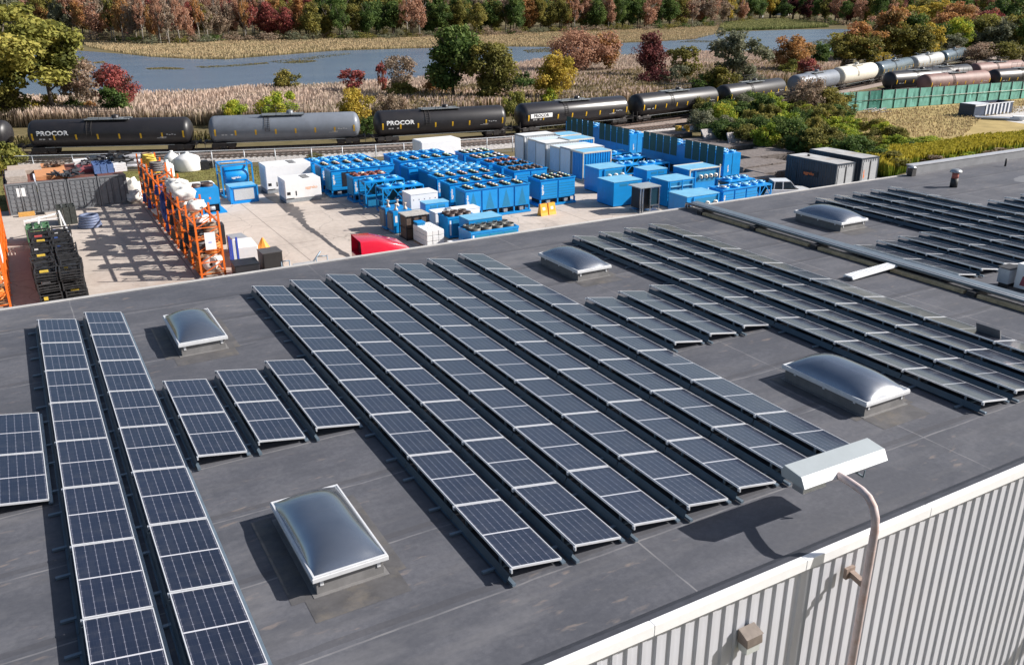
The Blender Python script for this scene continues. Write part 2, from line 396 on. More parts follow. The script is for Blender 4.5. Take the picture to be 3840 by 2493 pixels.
skylight(11.05, -2.78, 1.32, 2.42, 'domed skylight near the rear roof edge in the middle of the roof', .31)
skylight(11.15, -13.8, 1.42, 2.42, 'domed skylight with a bright glint, in front of the block of four rows', .33)
skylight(23.25, -2.7, 1.5, 2.42, 'farthest domed skylight, beyond the conduit run beside the far right rows', .31)
# patched membrane aprons round the near curbs
def apron(x0,x1,y0,y1):
    return MB().add([(x0,y0,.004),(x1,y0,.004),(x1,y1,.004),(x0,y1,.004)], [(0,1,2,3)]).build('flashing_apron', pm('apron', (.088,.085,.088), .65, 0, .3, 2.2, dirt=(.2,.17,.13), dirtamt=.6), wh, (0,0,-GZ))
for c in ((-1.0,-13.72),(-1.08,-2.9),(11.05,-2.78),(11.15,-13.8),(23.25,-2.7)):
    apron(c[0]-.75, c[0]+.75, c[1]-1.75, c[1]-1.2); apron(c[0]-.95, c[0]-.62, c[1]-1.2, c[1]+1.3); apron(c[0]+.62,c[0]+.9,c[1]-1.2,c[1]+1.3)
# ================================================================= roof furniture
t = empty('roof_vent_pipe', (33.76,-.78,0), 0, 'short black and terracotta vent pipe with domed grey cap', 'vent pipe')
MB().lathe([(.0,0),(.17,0),(.165,.42),(.0,.42)], n=18).build('boot', blackp, t)
MB().tube([(0,0,.40),(0,0,.72)], .15, 18).build('pipe', pm('terracotta', (.42,.13,.10), .6, 0, .2, 6), t)
MB().lathe([(.0,.86),(.12,.85),(.24,.80),(.27,.74),(.27,.70),(.0,.70)], n=20).build('cap', galv, t)
t = empty('conduit_run', (20.15,2.2,0), 0, 'long run of grey conduits on tan timber sleepers crossing the roof', 'conduit')
tim = pm('tan_timber', (.5,.38,.22), .8, 0, .35, 5)
for dx in (-.05,.10): MB().tube([(dx,-25,.22),(dx,-.2,.22),(dx,.05,.18),(dx,.1,-.3)], .055, 10).build('conduit', galv, t)
MB().box(.2,.52,-25,0,.17,.25).build('cable_tray', pm('tray', (.2,.24,.28), .4, .5, .15, 3), t)
k = 0
for yy in np.arange(-2.6, -20, -3.05):
    MB().box(-.33,-.15,yy-1.3,yy+1.3,.012,.11).build('timber_sleeper', tim, t)
    b_ = MB(); b_.box(-.36,.58,yy+1.36,yy+1.60,.0,.16); b_.build('support_block', blackp, t)
MB().box(-.14,-.09,-25,0,.24,.275).build('strut', defl, t)
for i in range(46):
    pass
t = empty('crossover_ramp', (19.1,-8.15,0), 0, 'white ribbed cover laid over the roof up to the conduit run', 'cable cover')
m_ = MB()
for i in range(20):
    a = -1.15+i*.115; z = .10+.10*(i/20); m_.box(a, a+.085, -.16, .16, z, z+.05)
m_.build('ribs', pm('white_plastic', (.82,.83,.84), .4, 0, .04, 4), t)
m_ = MB(); m_.bar((-1.15,-.17,.08),(1.12,-.17,.2),.05); m_.bar((-1.15,.17,.08),(1.12,.17,.2),.05); m_.build('side_rail', pm('white_plastic', (.82,.83,.84)), t)
# electrical cabinets at the right edge
t = empty('electrical_cabinet', (21.88,-11.3,0), 0, 'white electrical cabinet with red warning stripes on its front', 'cabinet')
MB().box(-.25,.28,-.5,.0,.06,.82).build('body', pm('cab_white', (.8,.8,.8), .4, 0, .04), t)
m_ = MB()
for i in range(3): m_.add([(-.19+i*.13,-.5035,.56),(-.14+i*.13,-.5035,.56),(-.12+i*.13,-.5035,.74),(-.17+i*.13,-.5035,.74)], [(0,1,2,3)])
m_.build('warning_stripes', pm('red_ink', (.75,.06,.08), .5), t)
m_ = MB().add([(-.2535,-.42,.16),(-.2535,-.16,.16),(-.2535,-.22,.46),(-.2535,-.38,.44)], [(0,1,2,3)]); m_.build('warning_label', pm('red_ink2', (.35,.08,.1), .5), t)
MB().box(-.05,.1,-.502,-.5,.3,.36).build('lock', blackp, t)
t = empty('inverter_box', (21.75,-11.0,0), 0, 'pale grey inverter box on legs beside the white cabinet', 'inverter')
MB().box(-.3,.22,-.2,.15,.14,.60).build('body', pm('inv_grey', (.45,.48,.53), .45, .2), t); MB().box(-.34,.26,-.24,.19,.605,.63).build('lid', blackp, t)
MB().box(-.28,-.22,-.18,.1,0,.14).box(.14,.2,-.18,.1,0,.14).build('leg', blackp, t)
# ================================================================= floodlight on its swan neck pole
pinkm = pm('weathered_pipe_paint', (.52,.43,.42), .6, .0, .18, 3, dirt=(.42,.17,.07), dirtamt=.7)
t = empty('floodlight_pole', (6.48,-18.4,GZ), 0, 'rusty swan neck pole carrying a long floodlight above the roof edge', 'light pole')
arc = [(0,0,0),(0,0,8.2),(0.0,0,8.75),(.0,.03,8.95),(.02,.11,9.10),(.05,.24,9.19),(.1,.42,9.21),(.17,.72,9.19),(.24,1.0,9.15)]
MB().tube([Vector(p) for p in arc[:3]]+[Vector(p) for p in arc[3:]], .066, 16, True, True).build('pole', pinkm, t)
MB().bar((.02,.35,7.72),(.02,.03,7.66),.10).build('wall_bracket', pm('rusty_bracket', (.24,.18,.15), .7, 0, .3, 9), t)
MB().box(-.1,.1,.30,.36,7.62,7.82).build('bracket_plate', pm('rusty_bracket', (.2,.15,.12)), t)
lt = empty('floodlight', (6.9,-17.2,1.0), math.radians(-1), 'long galvanised floodlight hood with sloping white front', 'floodlight')
hood = pm('hood_metal', (.46,.50,.51), .45, .3, .05, 2)
prof = [(-.24,-.07),(-.14,.11),(.24,.15),(.30,.02),(.27,-.07)]   # (y, z)
vs = [(-1.0,y,z) for y,z in prof]+[(1.0,y,z) for y,z in prof]
bevel(MB().add(vs, [(0,1,6,5),(1,2,7,6),(2,3,8,7),(3,4,9,8),(4,3,2,1,0),(5,6,7,8,9)]).build('hood', hood, lt), .01)
MB().add([(-.99,-.2395,-.065),(.99,-.2395,-.065),(.99,-.1445,.106),(-.99,-.1445,.106)], [(0,1,2,3)]).build('front_sheet', pm('front_white', (.86,.87,.88), .35, 0, .03), lt)  # whiter sheet laid over the sloping front of the hood
MB().quad((-.96,-.2,-.05),(.96,-.2,-.05),(.96,.25,-.05),(-.96,.25,-.05)).build('lens', pm('lens', (.3,.33,.36), .1, 0, .05), lt)
MB().box(-.88,-.35,-.12,.12,-.26,-.10).build('ballast_box', galv, lt); MB().box(.35,.62,-.14,.05,-.17,-.08).build('junction_box', pm('white_plastic', (.8,.8,.8)), lt)
MB().bar((.2,.0,-.06),(.42,-.24,-.24),.03).bar((.42,-.24,-.24),(.42,-.25,-.1),.02).build('brace', railm, lt)
MB().box(-.25,.1,-.1,.15,-.16,-.10).build('mount', pm('rusty_bracket', (.2,.15,.12)), lt)
t = empty('wall_pack_light', (4.3,-17.98,-.93), 0, 'brown square wall light on the ribbed metal wall', 'wall light')
bevel(MB().add([(-.16,0,.2),(.17,0,.2),(.17,-.2,.13),(-.16,-.2,.13),(-.16,0,-.04),(.17,0,-.04),(.17,-.22,-.04),(-.16,-.22,-.04)], [(0,1,2,3)[::-1],(3,2,6,7),(0,3,7,4),(2,1,5,6),(4,7,6,5)]).build('housing', pm('brown_housing', (.17,.14,.12), .6, 0, .2, 8), t), .012)
MB().box(-.13,.14,-.19,-.0,-.19,-.04).build('lens', pm('prism_lens', (.5,.52,.5), .3), t)
# ================================================================= hire yard: cooling plant
BLUE = pm('blue_paint', (.004,.255,.64), .40, 0, .10, 1.2, spec=.5, dirt=(.03,.17,.36), dirtamt=.35)
BLUED = pm('blue_coil', (.01,.19,.38), .5, 0, .12, 8)
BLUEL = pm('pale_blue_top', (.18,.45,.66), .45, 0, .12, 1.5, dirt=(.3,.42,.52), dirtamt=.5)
TEAL = pm('coil_dark_teal', (.015,.085,.085), .6, .1, .2, 5)
DARK = pm('dark_metal', (.022,.023,.028), .5, .3, .3, 4)
RED = pm('fan_red', (.19,.045,.03), .5, 0, .25, 4)
FANB = pm('fan_brown', (.075,.05,.045), .55, 0, .25, 4)
FANG = pm('fan_grey', (.11,.11,.10), .55, 0, .2, 4)
WHITE = pm('yard_white', (.80,.80,.80), .42, 0, .04, 1.5, dirt=(.55,.52,.48), dirtamt=.25)
CREAM = pm('cream_frame', (.62,.58,.50), .5, 0, .1, 3)
GREYM = pm('yard_grey', (.30,.32,.34), .5, .2, .15, 3)
HUBS = [pm('hub_green', (.48,.60,.42), .5), pm('hub_pink', (.62,.46,.42), .5), pm('hub_cream', (.64,.58,.46), .5)]
INK = pm('white_ink', (.82,.82,.82), .5, 0, .02)
ORANGEINK = pm('orange_ink', (.85,.20,.04), .5, 0, .02)
LOGO = text_mesh('aggreko', .62, .004)
def fan_mesh(r, ring, hub, h=.16):
    m = MB().lathe([(r,0),(r*1.04,h),(r*.93,h),(r*.88,.02)], n=18)
    me = m.mesh('fan', ring)
    k = MB()
    k.lathe([(r*.88,.03),(0,.03)], n=18, smooth=False)
    d = k.mesh('fan_well', pm('fan_well', (.008,.012,.016), .6))
    q = MB().lathe([(r*.62,.10),(r*.56,.19),(.0,.21)], n=12)
    for a in range(4):
        t = a*math.pi/2+.3; q.bar((0,0,h*.95),(r*math.cos(t), r*math.sin(t), h*.95), .025)
    return me, d, q.mesh('fan_hub', hub)
FANS = {}
def fans(t, xs, ys, z, r, ring, hubs, h=.16):
    for x in xs:
        for y in ys:
            hb = random.choice(hubs); k = (round(r,2), ring.name, hb.name)
            if k not in FANS: FANS[k] = fan_mesh(r, ring, hb, h)
            a, b_, c = FANS[k]; f = link('fan', a, t, (x,y,z)); link('fan_well', b_, f); link('fan_hub', c, f)
def logo(t, loc, s=1, face='front', mat_=None, vertical=True):
    me = LOGO.copy(); me.materials.clear(); me.materials.append(mat_ or INK)
    o = link('logo', me, t, loc); o.scale = (s, s, s)
    rz = {'front': 0, 'left': -math.pi/2}[face]
    o.rotation_euler = (Matrix.Rotation(rz, 3, 'Z') @ (Matrix.Rotation(math.pi/2, 3, 'X')) @ (Matrix.Rotation(math.pi/2, 3, 'Z') if vertical else Matrix.Identity(3))).to_euler()
    return o
def span(a, b_, n): return [a+(b_-a)*(i+.5)/n for i in range(n)]
LEGS={}
def legmesh(zb,body):
    k=(zb,body.name)
    if k not in LEGS: LEGS[k]=MB().box(-.06,.06,0,.12,.2,zb).mesh('leg',body)
    return LEGS[k]
def chiller(x0, x1, y0, d, h, nf, ny, ring, hubs, label, body=None, style='vcoil', logo_=True, fr=None, legs=.62, group='blue cooling units parked in the yard'):
    body = body or BLUE; W = x1-x0
    t = empty('cooling_unit', (x0, y0, GZ), 0, label, 'chiller', group)
    MB().box(-.08,W+.08,-.05,d+.05,.04,.2).build('skid', body, t)
    m = MB()
    nb = max(2, round(W/1.45)) ; zb = legs
    for i in range(nb+1):
        x = i*W/nb; x = min(max(x, .06), W-.06)
        for y in (0,d-.12): link('leg', legmesh(zb,body), t, (x,y,0))
    MB().box(.02,W-.02,.06,d-.06,zb,h).build('cabinet', body, t)
    MB().box(.3,W-.3,.3,d-.2,.2,zb).build('compressor_bay', DARK, t)
    m = MB(); m2 = MB()
    for i in range(nb):
        a, b_ = i*W/nb+.07, (i+1)*W/nb-.07
        m2.box(a, b_, -.02, .055, zb+.05, h-.12)
        if style == 'vcoil': m.add([((a+b_)/2, -.024, h-.2),(a+.28,-.024,zb+.1),(b_-.28,-.024,zb+.1)], [(0,1,2)])
        else:
            for k in range(6): z = zb+.12+k*(h-.3-zb)/6; m.box(a+.06,b_-.06,-.03,-.021,z,z+.05)
    m2.build('front_panels', body, t); m.build('coil_grille', BLUED, t)
    m = MB().box(-.001,.019,.12,d-.12,zb+.06,h-.15); m.build('end_coil', BLUED, t)
    m = MB(); m.box(-.02,W+.02,-.03,.05,h,h+.07).box(-.02,W+.02,d-.05,d+.03,h,h+.07).box(-.02,.05,.05,d-.05,h,h+.07).box(W-.05,W+.02,.05,d-.05,h,h+.07); m.build('top_rim', body, t)
    if nf: fans(t, span(.15, W-.15, nf), span(.1, d-.1, ny), h, fr or min((W-.3)/nf, (d-.2)/ny)*.44, ring, hubs)
    if logo_: logo(t, (.30,-.03,h-.25-1.35*.9+.25), .36*min(1,h/2.2)*1.2, 'front')
    m = MB()
    for i in range(nb): x = (i+.5)*W/nb; m.box(x-.2,x+.15,.05,.3,.25,zb-.1)
    m.build('pump', pm('pump_grey', (.25,.27,.3), .5), t)
    return t
BP = [HUBS[0], HUBS[0], HUBS[1], HUBS[2]]
chiller(25.7,31.7,34.95,1.8,2.35,5,3,DARK,BP,'nearest long blue chiller of the middle yard block, pale hubs in threes')
chiller(25.7,31.6,37.8,1.8,2.35,5,3,DARK,BP,'second long blue chiller back in the middle yard block, with pale hubbed fans')
chiller(25.9,31.7,40.7,1.8,2.35,5,3,DARK,BP,'third long blue chiller back in the middle yard block, with pale hubbed fans')
chiller(26.5,32.1,43.5,2.5,2.3,5,2,BLUEL,[BLUE],'blue chiller with wide pale open topped fan deck in the middle yard block',style='slat',logo_=False)
chiller(25.7,31.3,46.3,1.9,2.35,5,2,BLUE,[BLUEL],'blue chiller with smooth blue cowls and dark doorway in the middle yard block',style='slat',logo_=False)
chiller(26.2,32.2,49.4,1.8,2.4,5,3,DARK,BP,'long blue chiller with pale hubbed fans near the back of the middle yard block',logo_=False)
chiller(26.4,32.2,52.4,1.7,2.4,5,2,BLUE,[BLUEL],'rearmost blue chiller of the middle yard block, smooth blue fan cowls',logo_=False)
chiller(33.2,36.75,35.8,2.1,2.25,4,4,DARK,BP,'short blue chiller nearest in the right hand chiller row, sixteen pale hubbed fans',style='slat')
chiller(33.3,36.8,40.5,1.9,2.25,4,3,FANB,[FANB],'blue chiller with dark brown fans, second in the right hand chiller row',style='slat')
chiller(33.4,36.8,43.0,1.7,2.25,4,3,DARK,[DARK,FANB],'blue chiller with black fans, third in the right hand chiller row',style='slat',logo_=False)
chiller(33.2,36.8,45.1,1.7,2.25,4,3,RED,[RED,RED,HUBS[1]],'blue chiller with rust red fans in the right hand chiller row',style='slat',logo_=False)
chiller(33.2,36.8,47.6,2.2,2.25,4,3,DARK,[HUBS[0],HUBS[1],INK],'blue chiller with mixed pale hubs, fifth in the right hand chiller row',style='slat',logo_=False)
chiller(33.5,36.9,50.8,2.0,2.25,4,3,DARK,[HUBS[0],INK],'rearmost blue chiller in the right hand chiller row',style='slat',logo_=False)
# left hand chiller column
chiller(19.1,24.9,53.7,2.1,2.3,6,2,BLUE,[BLUEL],'rearmost blue chiller behind the white generators, blue fan cowls',logo_=False)
chiller(19.1,24.8,51.0,1.8,2.35,5,3,DARK,[HUBS[1],HUBS[2],HUBS[0]],'blue chiller with five rows of pale hubbed fans next to the white generators')
chiller(19.15,25.2,48.3,1.9,2.4,6,2,BLUE,[BLUEL],'smooth cowled blue chiller with black front opening beside the white generator',style='slat')
MB().box(1.0,2.3,-.045,-.022,.95,2.2).build('opening', DARK, [o for o in COL.objects if o.name.startswith('cooling_unit')][-1])
chiller(20.15,23.5,45.4,1.7,2.2,4,2,RED,[HUBS[2],RED,RED],'small blue chiller with rust red fans in front of the smooth cowled one',style='slat')
# open frame units (no panels)
def frame_unit(x0, x1, y0, d, h, label, deck=True, m_=None):
    m_ = m_ or BLUE; W = x1-x0; t = empty('open_frame_unit', (x0,y0,GZ), 0, label, 'cooling unit', 'open framed blue cooling units')
    m = MB()
    n = max(2, round(W/1.6))
    for i in range(n+1):
        x = i*W/n
        for y in (0, d): m.bar((x,y,.1),(x,y,h), .1)
    for z in (.12, h*.5, h):
        for y in (0, d): m.bar((0,y,z),(W,y,z), .09)
        for i in range(n+1): m.bar((i*W/n,0,z),(i*W/n,d,z), .08)
    for i in range(n): m.bar((i*W/n,0,h*.5),((i+.5)*W/n,0,h), .06); m.bar(((i+1)*W/n,0,h*.5),((i+.5)*W/n,0,h), .06)
    m.build('frame', m_, t)
    m = MB()
    for i in range(n):
        a, b_ = i*W/n+.1, (i+1)*W/n-.1; c = (a+b_)/2
        m.add([(a,.15,h-.1),(c-.03,.15,h*.5),(c-.03,d-.15,h*.5),(a,d-.15,h-.1)], [(0,1,2,3)]); m.add([(b_,.15,h-.1),(c+.03,.15,h*.5),(c+.03,d-.15,h*.5),(b_,d-.15,h-.1)], [(0,1,2,3)])
    m.build('coil', TEAL, t)
    MB().box(.25,W*.55,.2,d-.2,.15,h*.42).build('compressor', BLUED, t)
    if deck:
        MB().box(0,W,0,d,h-.02,h+.06).build('fan_deck', BLUE, t); fans(t, span(.1,W-.1,max(2,n+1)), [d/2], h+.06, min(.42,d*.36), BLUE, [BLUEL])
    return t
frame_unit(20.3,23.8,42.8,1.6,2.2,'blue open framed cooler with slanted dark coils, beside the red fan unit')
frame_unit(20.8,24.4,40.1,1.5,2.1,'blue open framed cooler with diagonal braces, behind the white boxes')
frame_unit(22.3,24.9,38.3,1.2,1.7,'low blue pipe frame just behind the tall white box', deck=False)
# ------------------------------------------------ white generators
def generator(x0,x1,y0,d,h,label,txt=True):
    W=x1-x0; t = empty('generator', (x0,y0,GZ), 0, label, 'generator', 'white generators in the yard')
    MB().box(.03,W-.03,.03,d-.03,.02,.34).build('fuel_base', GREYM, t)
    bevel(MB().box(0,W,0,d,.34,h).build('canopy', WHITE, t), .05)
    m = MB()
    for i in range(3): m.box(W*.62+i*.02-.3, W*.62+i*.02+.35, .25+i*(d-.5)/3, .25+i*(d-.5)/3+.28, h, h+.03)
    m.build('exhaust_vent', DARK, t)
    m = MB().box(.15,.45,-.012,0,.7,.95).box(.9,1.0,-.012,0,.6,1.0).box(.1,.75,-.012,0,.36,.42); m.build('control_panel', DARK, t)
    m = MB().box(-.012,0,.3,d-.3,.6,h-.3); m.build('air_louvre', pm('louvre', (.6,.62,.65), .5), t)
    if txt: logo(t, (W*.56,-.006,h*.55), .55, 'front', pm('faint_orange', (.85,.5,.33), .5), False)
    return t
generator(14.6,18.8,53.0,2.3,2.55,'big plain white generator box behind the smaller one',False)
generator(15.0,18.2,48.3,2.2,2.0,'white generator with control panel, vents on top and a grey base')
# ------------------------------------------------ blue units at the left edge of the open yard
t = empty('tank_frame_unit', (10.8,53.2,GZ), 0, 'blue tubular frame holding a round blue tank with a painted name', 'cooling unit')
m = MB()
for x in (0,2.7):
    for y in (0,2.0): m.bar((x,y,0),(x,y,2.9),.12)
for z in (.1,2.9):
    m.bar((0,0,z),(2.7,0,z),.12).bar((0,2,z),(2.7,2,z),.12).bar((0,0,z),(0,2,z),.12).bar((2.7,0,z),(2.7,2,z),.12)
m.bar((0,0,2.1),(0,2,2.1),.08)
m.build('frame', BLUE, t)
MB().lathe([(.0,0),(.75,.05),(.85,.2),(.85,2.0),(.75,2.15),(0,2.2)], (.25,1.0,1.75), 24, 'x').build('tank', BLUE, t)
logo(t, (.85,.13,1.65), .42, 'front', INK, False)
t = empty('grille_unit', (10.8,50.3,GZ), 0, 'low blue unit with a large pale grille in front of the tank frame', 'cooling unit')
MB().box(0,2.3,.1,1.9,.1,1.45).build('body', BLUE, t)
m = MB().box(-.06,.06,0,.12,0,1.5).box(2.24,2.36,0,.12,0,1.5).box(0,2.3,0,.12,0,.12).box(0,2.3,0,.12,1.4,1.5); m.build('frame', BLUE, t)
m = MB().box(.3,2.0,.06,.098,.3,1.25); m.build('grille', pm('grille_pale', (.55,.57,.58), .5, .3, .2, 20), t)
MB().box(0,2.3,.1,1.9,1.455,1.475).build('top', BLUEL, t)
t = empty('twin_fan_unit', (5.9,47.6,GZ), 0, 'blue box chiller with big brown fans on top behind the orange rack', 'chiller')
MB().box(0,3.45,0,2.0,.85,2.15).build('cabinet', BLUE, t); MB().box(0,3.45,0,.1,.8,.86).box(3.35,3.45,0,2,.1,.86).box(2.0,2.1,0,.1,.1,.86).box(0,.1,0,.1,.1,.86).build('legs', BLUE, t)
MB().box(-.2,3.9,-.15,2.1,0,.12).build('skid', BLUE, t); MB().box(.2,3.3,.2,1.8,.12,.84).build('pump_bay', DARK, t)
fans(t, [.7,1.75,2.75], [1.0], 2.15, .48, FANB, [FANB], .22); MB().box(2.6,2.75,-.006,0,1.25,1.4).build('warning_sticker', ORANGEINK, t)
MB().tube([(2.4,.1,.45),(3.0,.1,.45)], .18).build('pump', GREYM, t)
t = empty('white_air_handler', (6.3,50.4,GZ), 0, 'long low white air handler behind the brown fan unit', 'air handler')
bevel(MB().box(0,3.3,0,1.3,.1,2.0).build('cabinet', WHITE, t), .05); MB().box(2.3,3.0,.3,1.0,2.0,2.03).box(.4,1.1,.3,1.0,2.0,2.03).build('vent', DARK, t)
# ------------------------------------------------ centre front cluster
def boxu(name, x0,x1,y0,d,h,mb_,mt_,label,cat,extra=None,z0=.08):
    t = empty(name, (x0,y0,GZ), 0, label, cat); W=x1-x0
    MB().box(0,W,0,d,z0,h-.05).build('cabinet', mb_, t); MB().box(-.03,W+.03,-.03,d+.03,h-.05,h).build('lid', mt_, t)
    if z0: MB().box(.05,W-.05,.05,d-.05,0,z0).build('plinth', DARK, t)
    if extra: extra(t, W, d, h)
    return t
def slots(t,W,d,h):
    MB().box(W*.2,W*.48,-.01,0,h-.42,h-.2).box(W*.55,W*.85,-.01,0,h-.42,h-.2).build('louvre', BLUED, t)
def rivets(t,W,d,h):
    m = MB()
    for i in range(5): m.box(.2+i*W/5,.26+i*W/5,-.012,0,h-.5,h-.43)
    m.box(.0,W,-.008,0,h*.5-.01,h*.5+.01); m.build('latch', DARK, t)
boxu('white_cabinet',21.45,23.75,35.8,1.7,2.4,WHITE,WHITE,'tall white cabinet behind the small blue ones at the front of the yard','cabinet',rivets)
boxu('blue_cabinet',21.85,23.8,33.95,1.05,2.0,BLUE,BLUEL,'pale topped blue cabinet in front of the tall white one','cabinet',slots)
boxu('white_generator_box',22.05,25.8,32.6,1.15,1.55,WHITE,WHITE,'long low white box between the blue cabinet and the brown fan cooler','cabinet',lambda t,W,d,h: MB().box(1.1,1.5,.3,.7,h,h+.12).build('exhaust', GREYM, t))
def cooler(x0,x1,y0,d,h,nf,ny,ring,label,panel):
    W=x1-x0; t=empty('low_cooler',(x0,y0,GZ),0,label,'cooler')
    MB().box(0,W,0,d,.1,h).build('cabinet',BLUE,t); m=MB().box(-.03,W+.03,-.03,.07,h,h+.16).box(-.03,W+.03,d-.07,d+.03,h,h+.16).box(-.03,.07,.07,d-.07,h,h+.16).box(W-.07,W+.03,.07,d-.07,h,h+.16); m.build('top_rim',BLUE,t)
    m=MB()
    for i in range(3): m.box(.35+i*(W-.4)/3,.35+(i+1)*(W-.4)/3-.08,-.02,0,.25,h-.1)
    m.build('side_panel',panel,t); fans(t,span(.1,W-.1,nf),span(.08,d-.08,ny),h+.02,min((W-.2)/nf,(d-.1)/ny)*.46,ring,[ring],.30)
    MB().box(.12,.24,-.012,0,.3,h-.1).build('name_strip',INK,t); MB().box(W-.02,W+.15,-.06,d*.4,0,.1).build('skid',BLUE,t)
    return t
cooler(22.0,24.2,30.3,1.7,1.5,3,2,FANB,'blue cooler with dark brown raised fans, half hidden by the pale topped one',BLUED)
boxu('pale_top_cabinet',22.65,25.35,28.2,1.6,1.85,BLUE,BLUEL,'wide blue cabinet with a flat pale blue lid behind the eight fan cooler','cabinet',slots)
cooler(21.95,25.75,26.5,1.95,1.25,4,2,FANG,'low blue cooler with eight raised grey black fans, nearest the roof edge',TEAL if False else pm('side_teal',(.01,.21,.36),.45))
def transformer(x0,y0,label):
    t=empty('transformer',(x0,y0,GZ),0,label,'transformer'); MB().box(0,1.5,0,1.0,.1,1.75).build('tank',BLUE,t)
    m=MB()
    for i in range(7): m.box(-.16,0,.08+i*.13,.13+i*.13,.35,1.6)
    m.build('cooling_fins',GREYM,t); m=MB()
    for x,y in ((.35,.3),(1.1,.3)): m.lathe([(.0,1.75),(.17,1.75),(.13,1.9),(.07,1.95),(.06,2.15),(.12,2.2),(.12,2.26),(0,2.27)],(x,y,0),12)
    m.build('bushings',pm('porcelain',(.55,.46,.38),.35),t); MB().box(.12,.3,-.01,0,.9,1.4).build('name_strip',INK,t)
transformer(19.1,33.7,'ribbed blue transformer with two bushings, nearer of the pair left of the white cabinet')
transformer(19.0,35.0,'ribbed blue transformer with two bushings, farther of the pair left of the white cabinet')
t=empty('wire_cage',(19.2,31.5,GZ),0,'dark brown wire sided cage with a pale grey lid','cage')
MB().box(.05,1.75,.05,1.3,.1,1.7).build('load',pm('cage_brown',(.10,.07,.055),.7,0,.3,7),t)
m=MB()
for x in (0,.6,1.2,1.8):
    for y in (0,1.35): m.bar((x,y,0),(x,y,1.85),.06)
for z in (.1,.9,1.8): m.bar((0,0,z),(1.8,0,z),.06).bar((0,0,z),(0,1.35,z),.06)
m.build('frame',DARK,t); MB().box(-.05,1.85,-.05,1.4,1.82,1.88).build('lid',pm('cage_lid',(.42,.4,.37),.6,0,.3,4),t)
boxu('small_blue_box',19.7,20.3,30.6,.7,1.5,BLUED,BLUE,'narrow blue box between the dark cage and the wrapped pallet','box')
for i,(px_,py_,pz,w_,d_,h_) in enumerate([(19.6,28.8,0,1.35,2.5,1.3),(20.6,26.6,0,1.2,1.1,.75)]):
    t=empty('wrapped_pallet',(px_,py_,GZ),0,['tall stack of white wrapped cartons beside the low blue coolers','low white wrapped carton at the roof edge beside the taller stack'][i],'pallet load')
    m=MB(); nx,ny,nz=3,4,3
    for a in range(nx):
        for b_ in range(ny):
            for c in range(nz):
                j=random.uniform(-.03,.03); m.box(a*w_/nx+.01+j*.3,(a+1)*w_/nx-.01,b_*d_/ny+.01+j,(b_+1)*d_/ny-.01+j,.12+c*(h_-.12)/nz,.12+(c+1)*(h_-.12)/nz-.02)
    bevel(m.build('cartons',WHITE,t),.03); MB().box(0,w_,0,d_,0,.1).build('pallet',pm('pallet_wood',(.3,.22,.14),.8),t)
# ------------------------------------------------ white and blue reefer containers, right of the chillers
def container(x0,x1,y0,d,h,body,label,frame=None,door=None,name='container',z0=0,roofm=None,group=None):
    W=x1-x0; t=empty(name,(x0,y0,GZ+z0),0,label,'container',group)
    def corr(a0,a1,fixed,axis):
        m=MB(); n=max(4,int((a1-a0)/.28)); p=(a1-a0)/n; vs=[];fs=[]
        for i in range(n):
            for q,o_ in ((0,0),(.3,0),(.42,.045),(.8,.045),(.92,0)):
                a=a0+(i+q)*p; vs+=[((a,fixed[0]+fixed[1]*o_,.16) if axis=='x' else (fixed[0]+fixed[1]*o_,a,.16)),((a,fixed[0]+fixed[1]*o_,h-.12) if axis=='x' else (fixed[0]+fixed[1]*o_,a,h-.12))]
        for i in range(len(vs)//2-1): fs.append((2*i,2*i+1,2*i+3,2*i+2))
        return m.add(vs,fs)
    corr(.1,W-.1,(.0,1),'x').build('front_wall',door or body,t); corr(.1,d-.1,(.0,1),'y').build('side_wall',body,t)
    MB().box(.06,W-.06,.06,d-.06,.1,h-.1).build('shell',body,t)
    m=MB()
    for x in (0,W-.12):
        for y in (0,d-.12): m.box(x,x+.12,y,y+.12,0,h)
    for z in (0,h-.13):
        m.box(.12,W-.12,-.01,.12,z,z+.14).box(.12,W-.12,d-.12,d+.01,z,z+.14).box(-.01,.12,.12,d-.12,z,z+.14).box(W-.12,W+.01,.12,d-.12,z,z+.14)
    m.build('corner_frame',frame or body,t); MB().box(.1,W-.1,.1,d-.1,h-.1,h+.02).build('roof_panel',roofm or body,t)
    return t
SHW=pm('ref_white',(.78,.79,.80),.42,0,.06,1,dirt=(.5,.5,.5),dirtamt=.2)
SHW2=pm('ref_white_blue',(.58,.68,.78),.45,0,.1,.8,dirt=(.35,.5,.6),dirtamt=.5)
for i in range(5):
    container(42.4+[0,.25,-.1,.2,0][i],46.4+.5*(i%2),54.3-i*2.27,2.0,[2.9,2.7,2.75,2.6,2.8][i],[SHW,SHW2][i%2],'white refrigerated container, %s from the back of the side by side row'%ORD[i],CREAM if i%2 else GREYM,SHW,group='white refrigerated containers standing side by side')
container(42.5,45.85,43.2,1.95,2.75,BLUE,'blue container with cream frame in front of the white container row',CREAM,None,'framed_container',0,BLUEL)
container(45.3,48.4,49.9,2.3,2.85,BLUE,'blue container with cream frame behind the white container row',CREAM,None,'framed_container',0,BLUEL)
container(46.3,49.0,53.2,2.3,2.8,BLUE,'pale topped blue container at the back beside the tall cooler',CREAM,None,'framed_container',0,BLUEL)
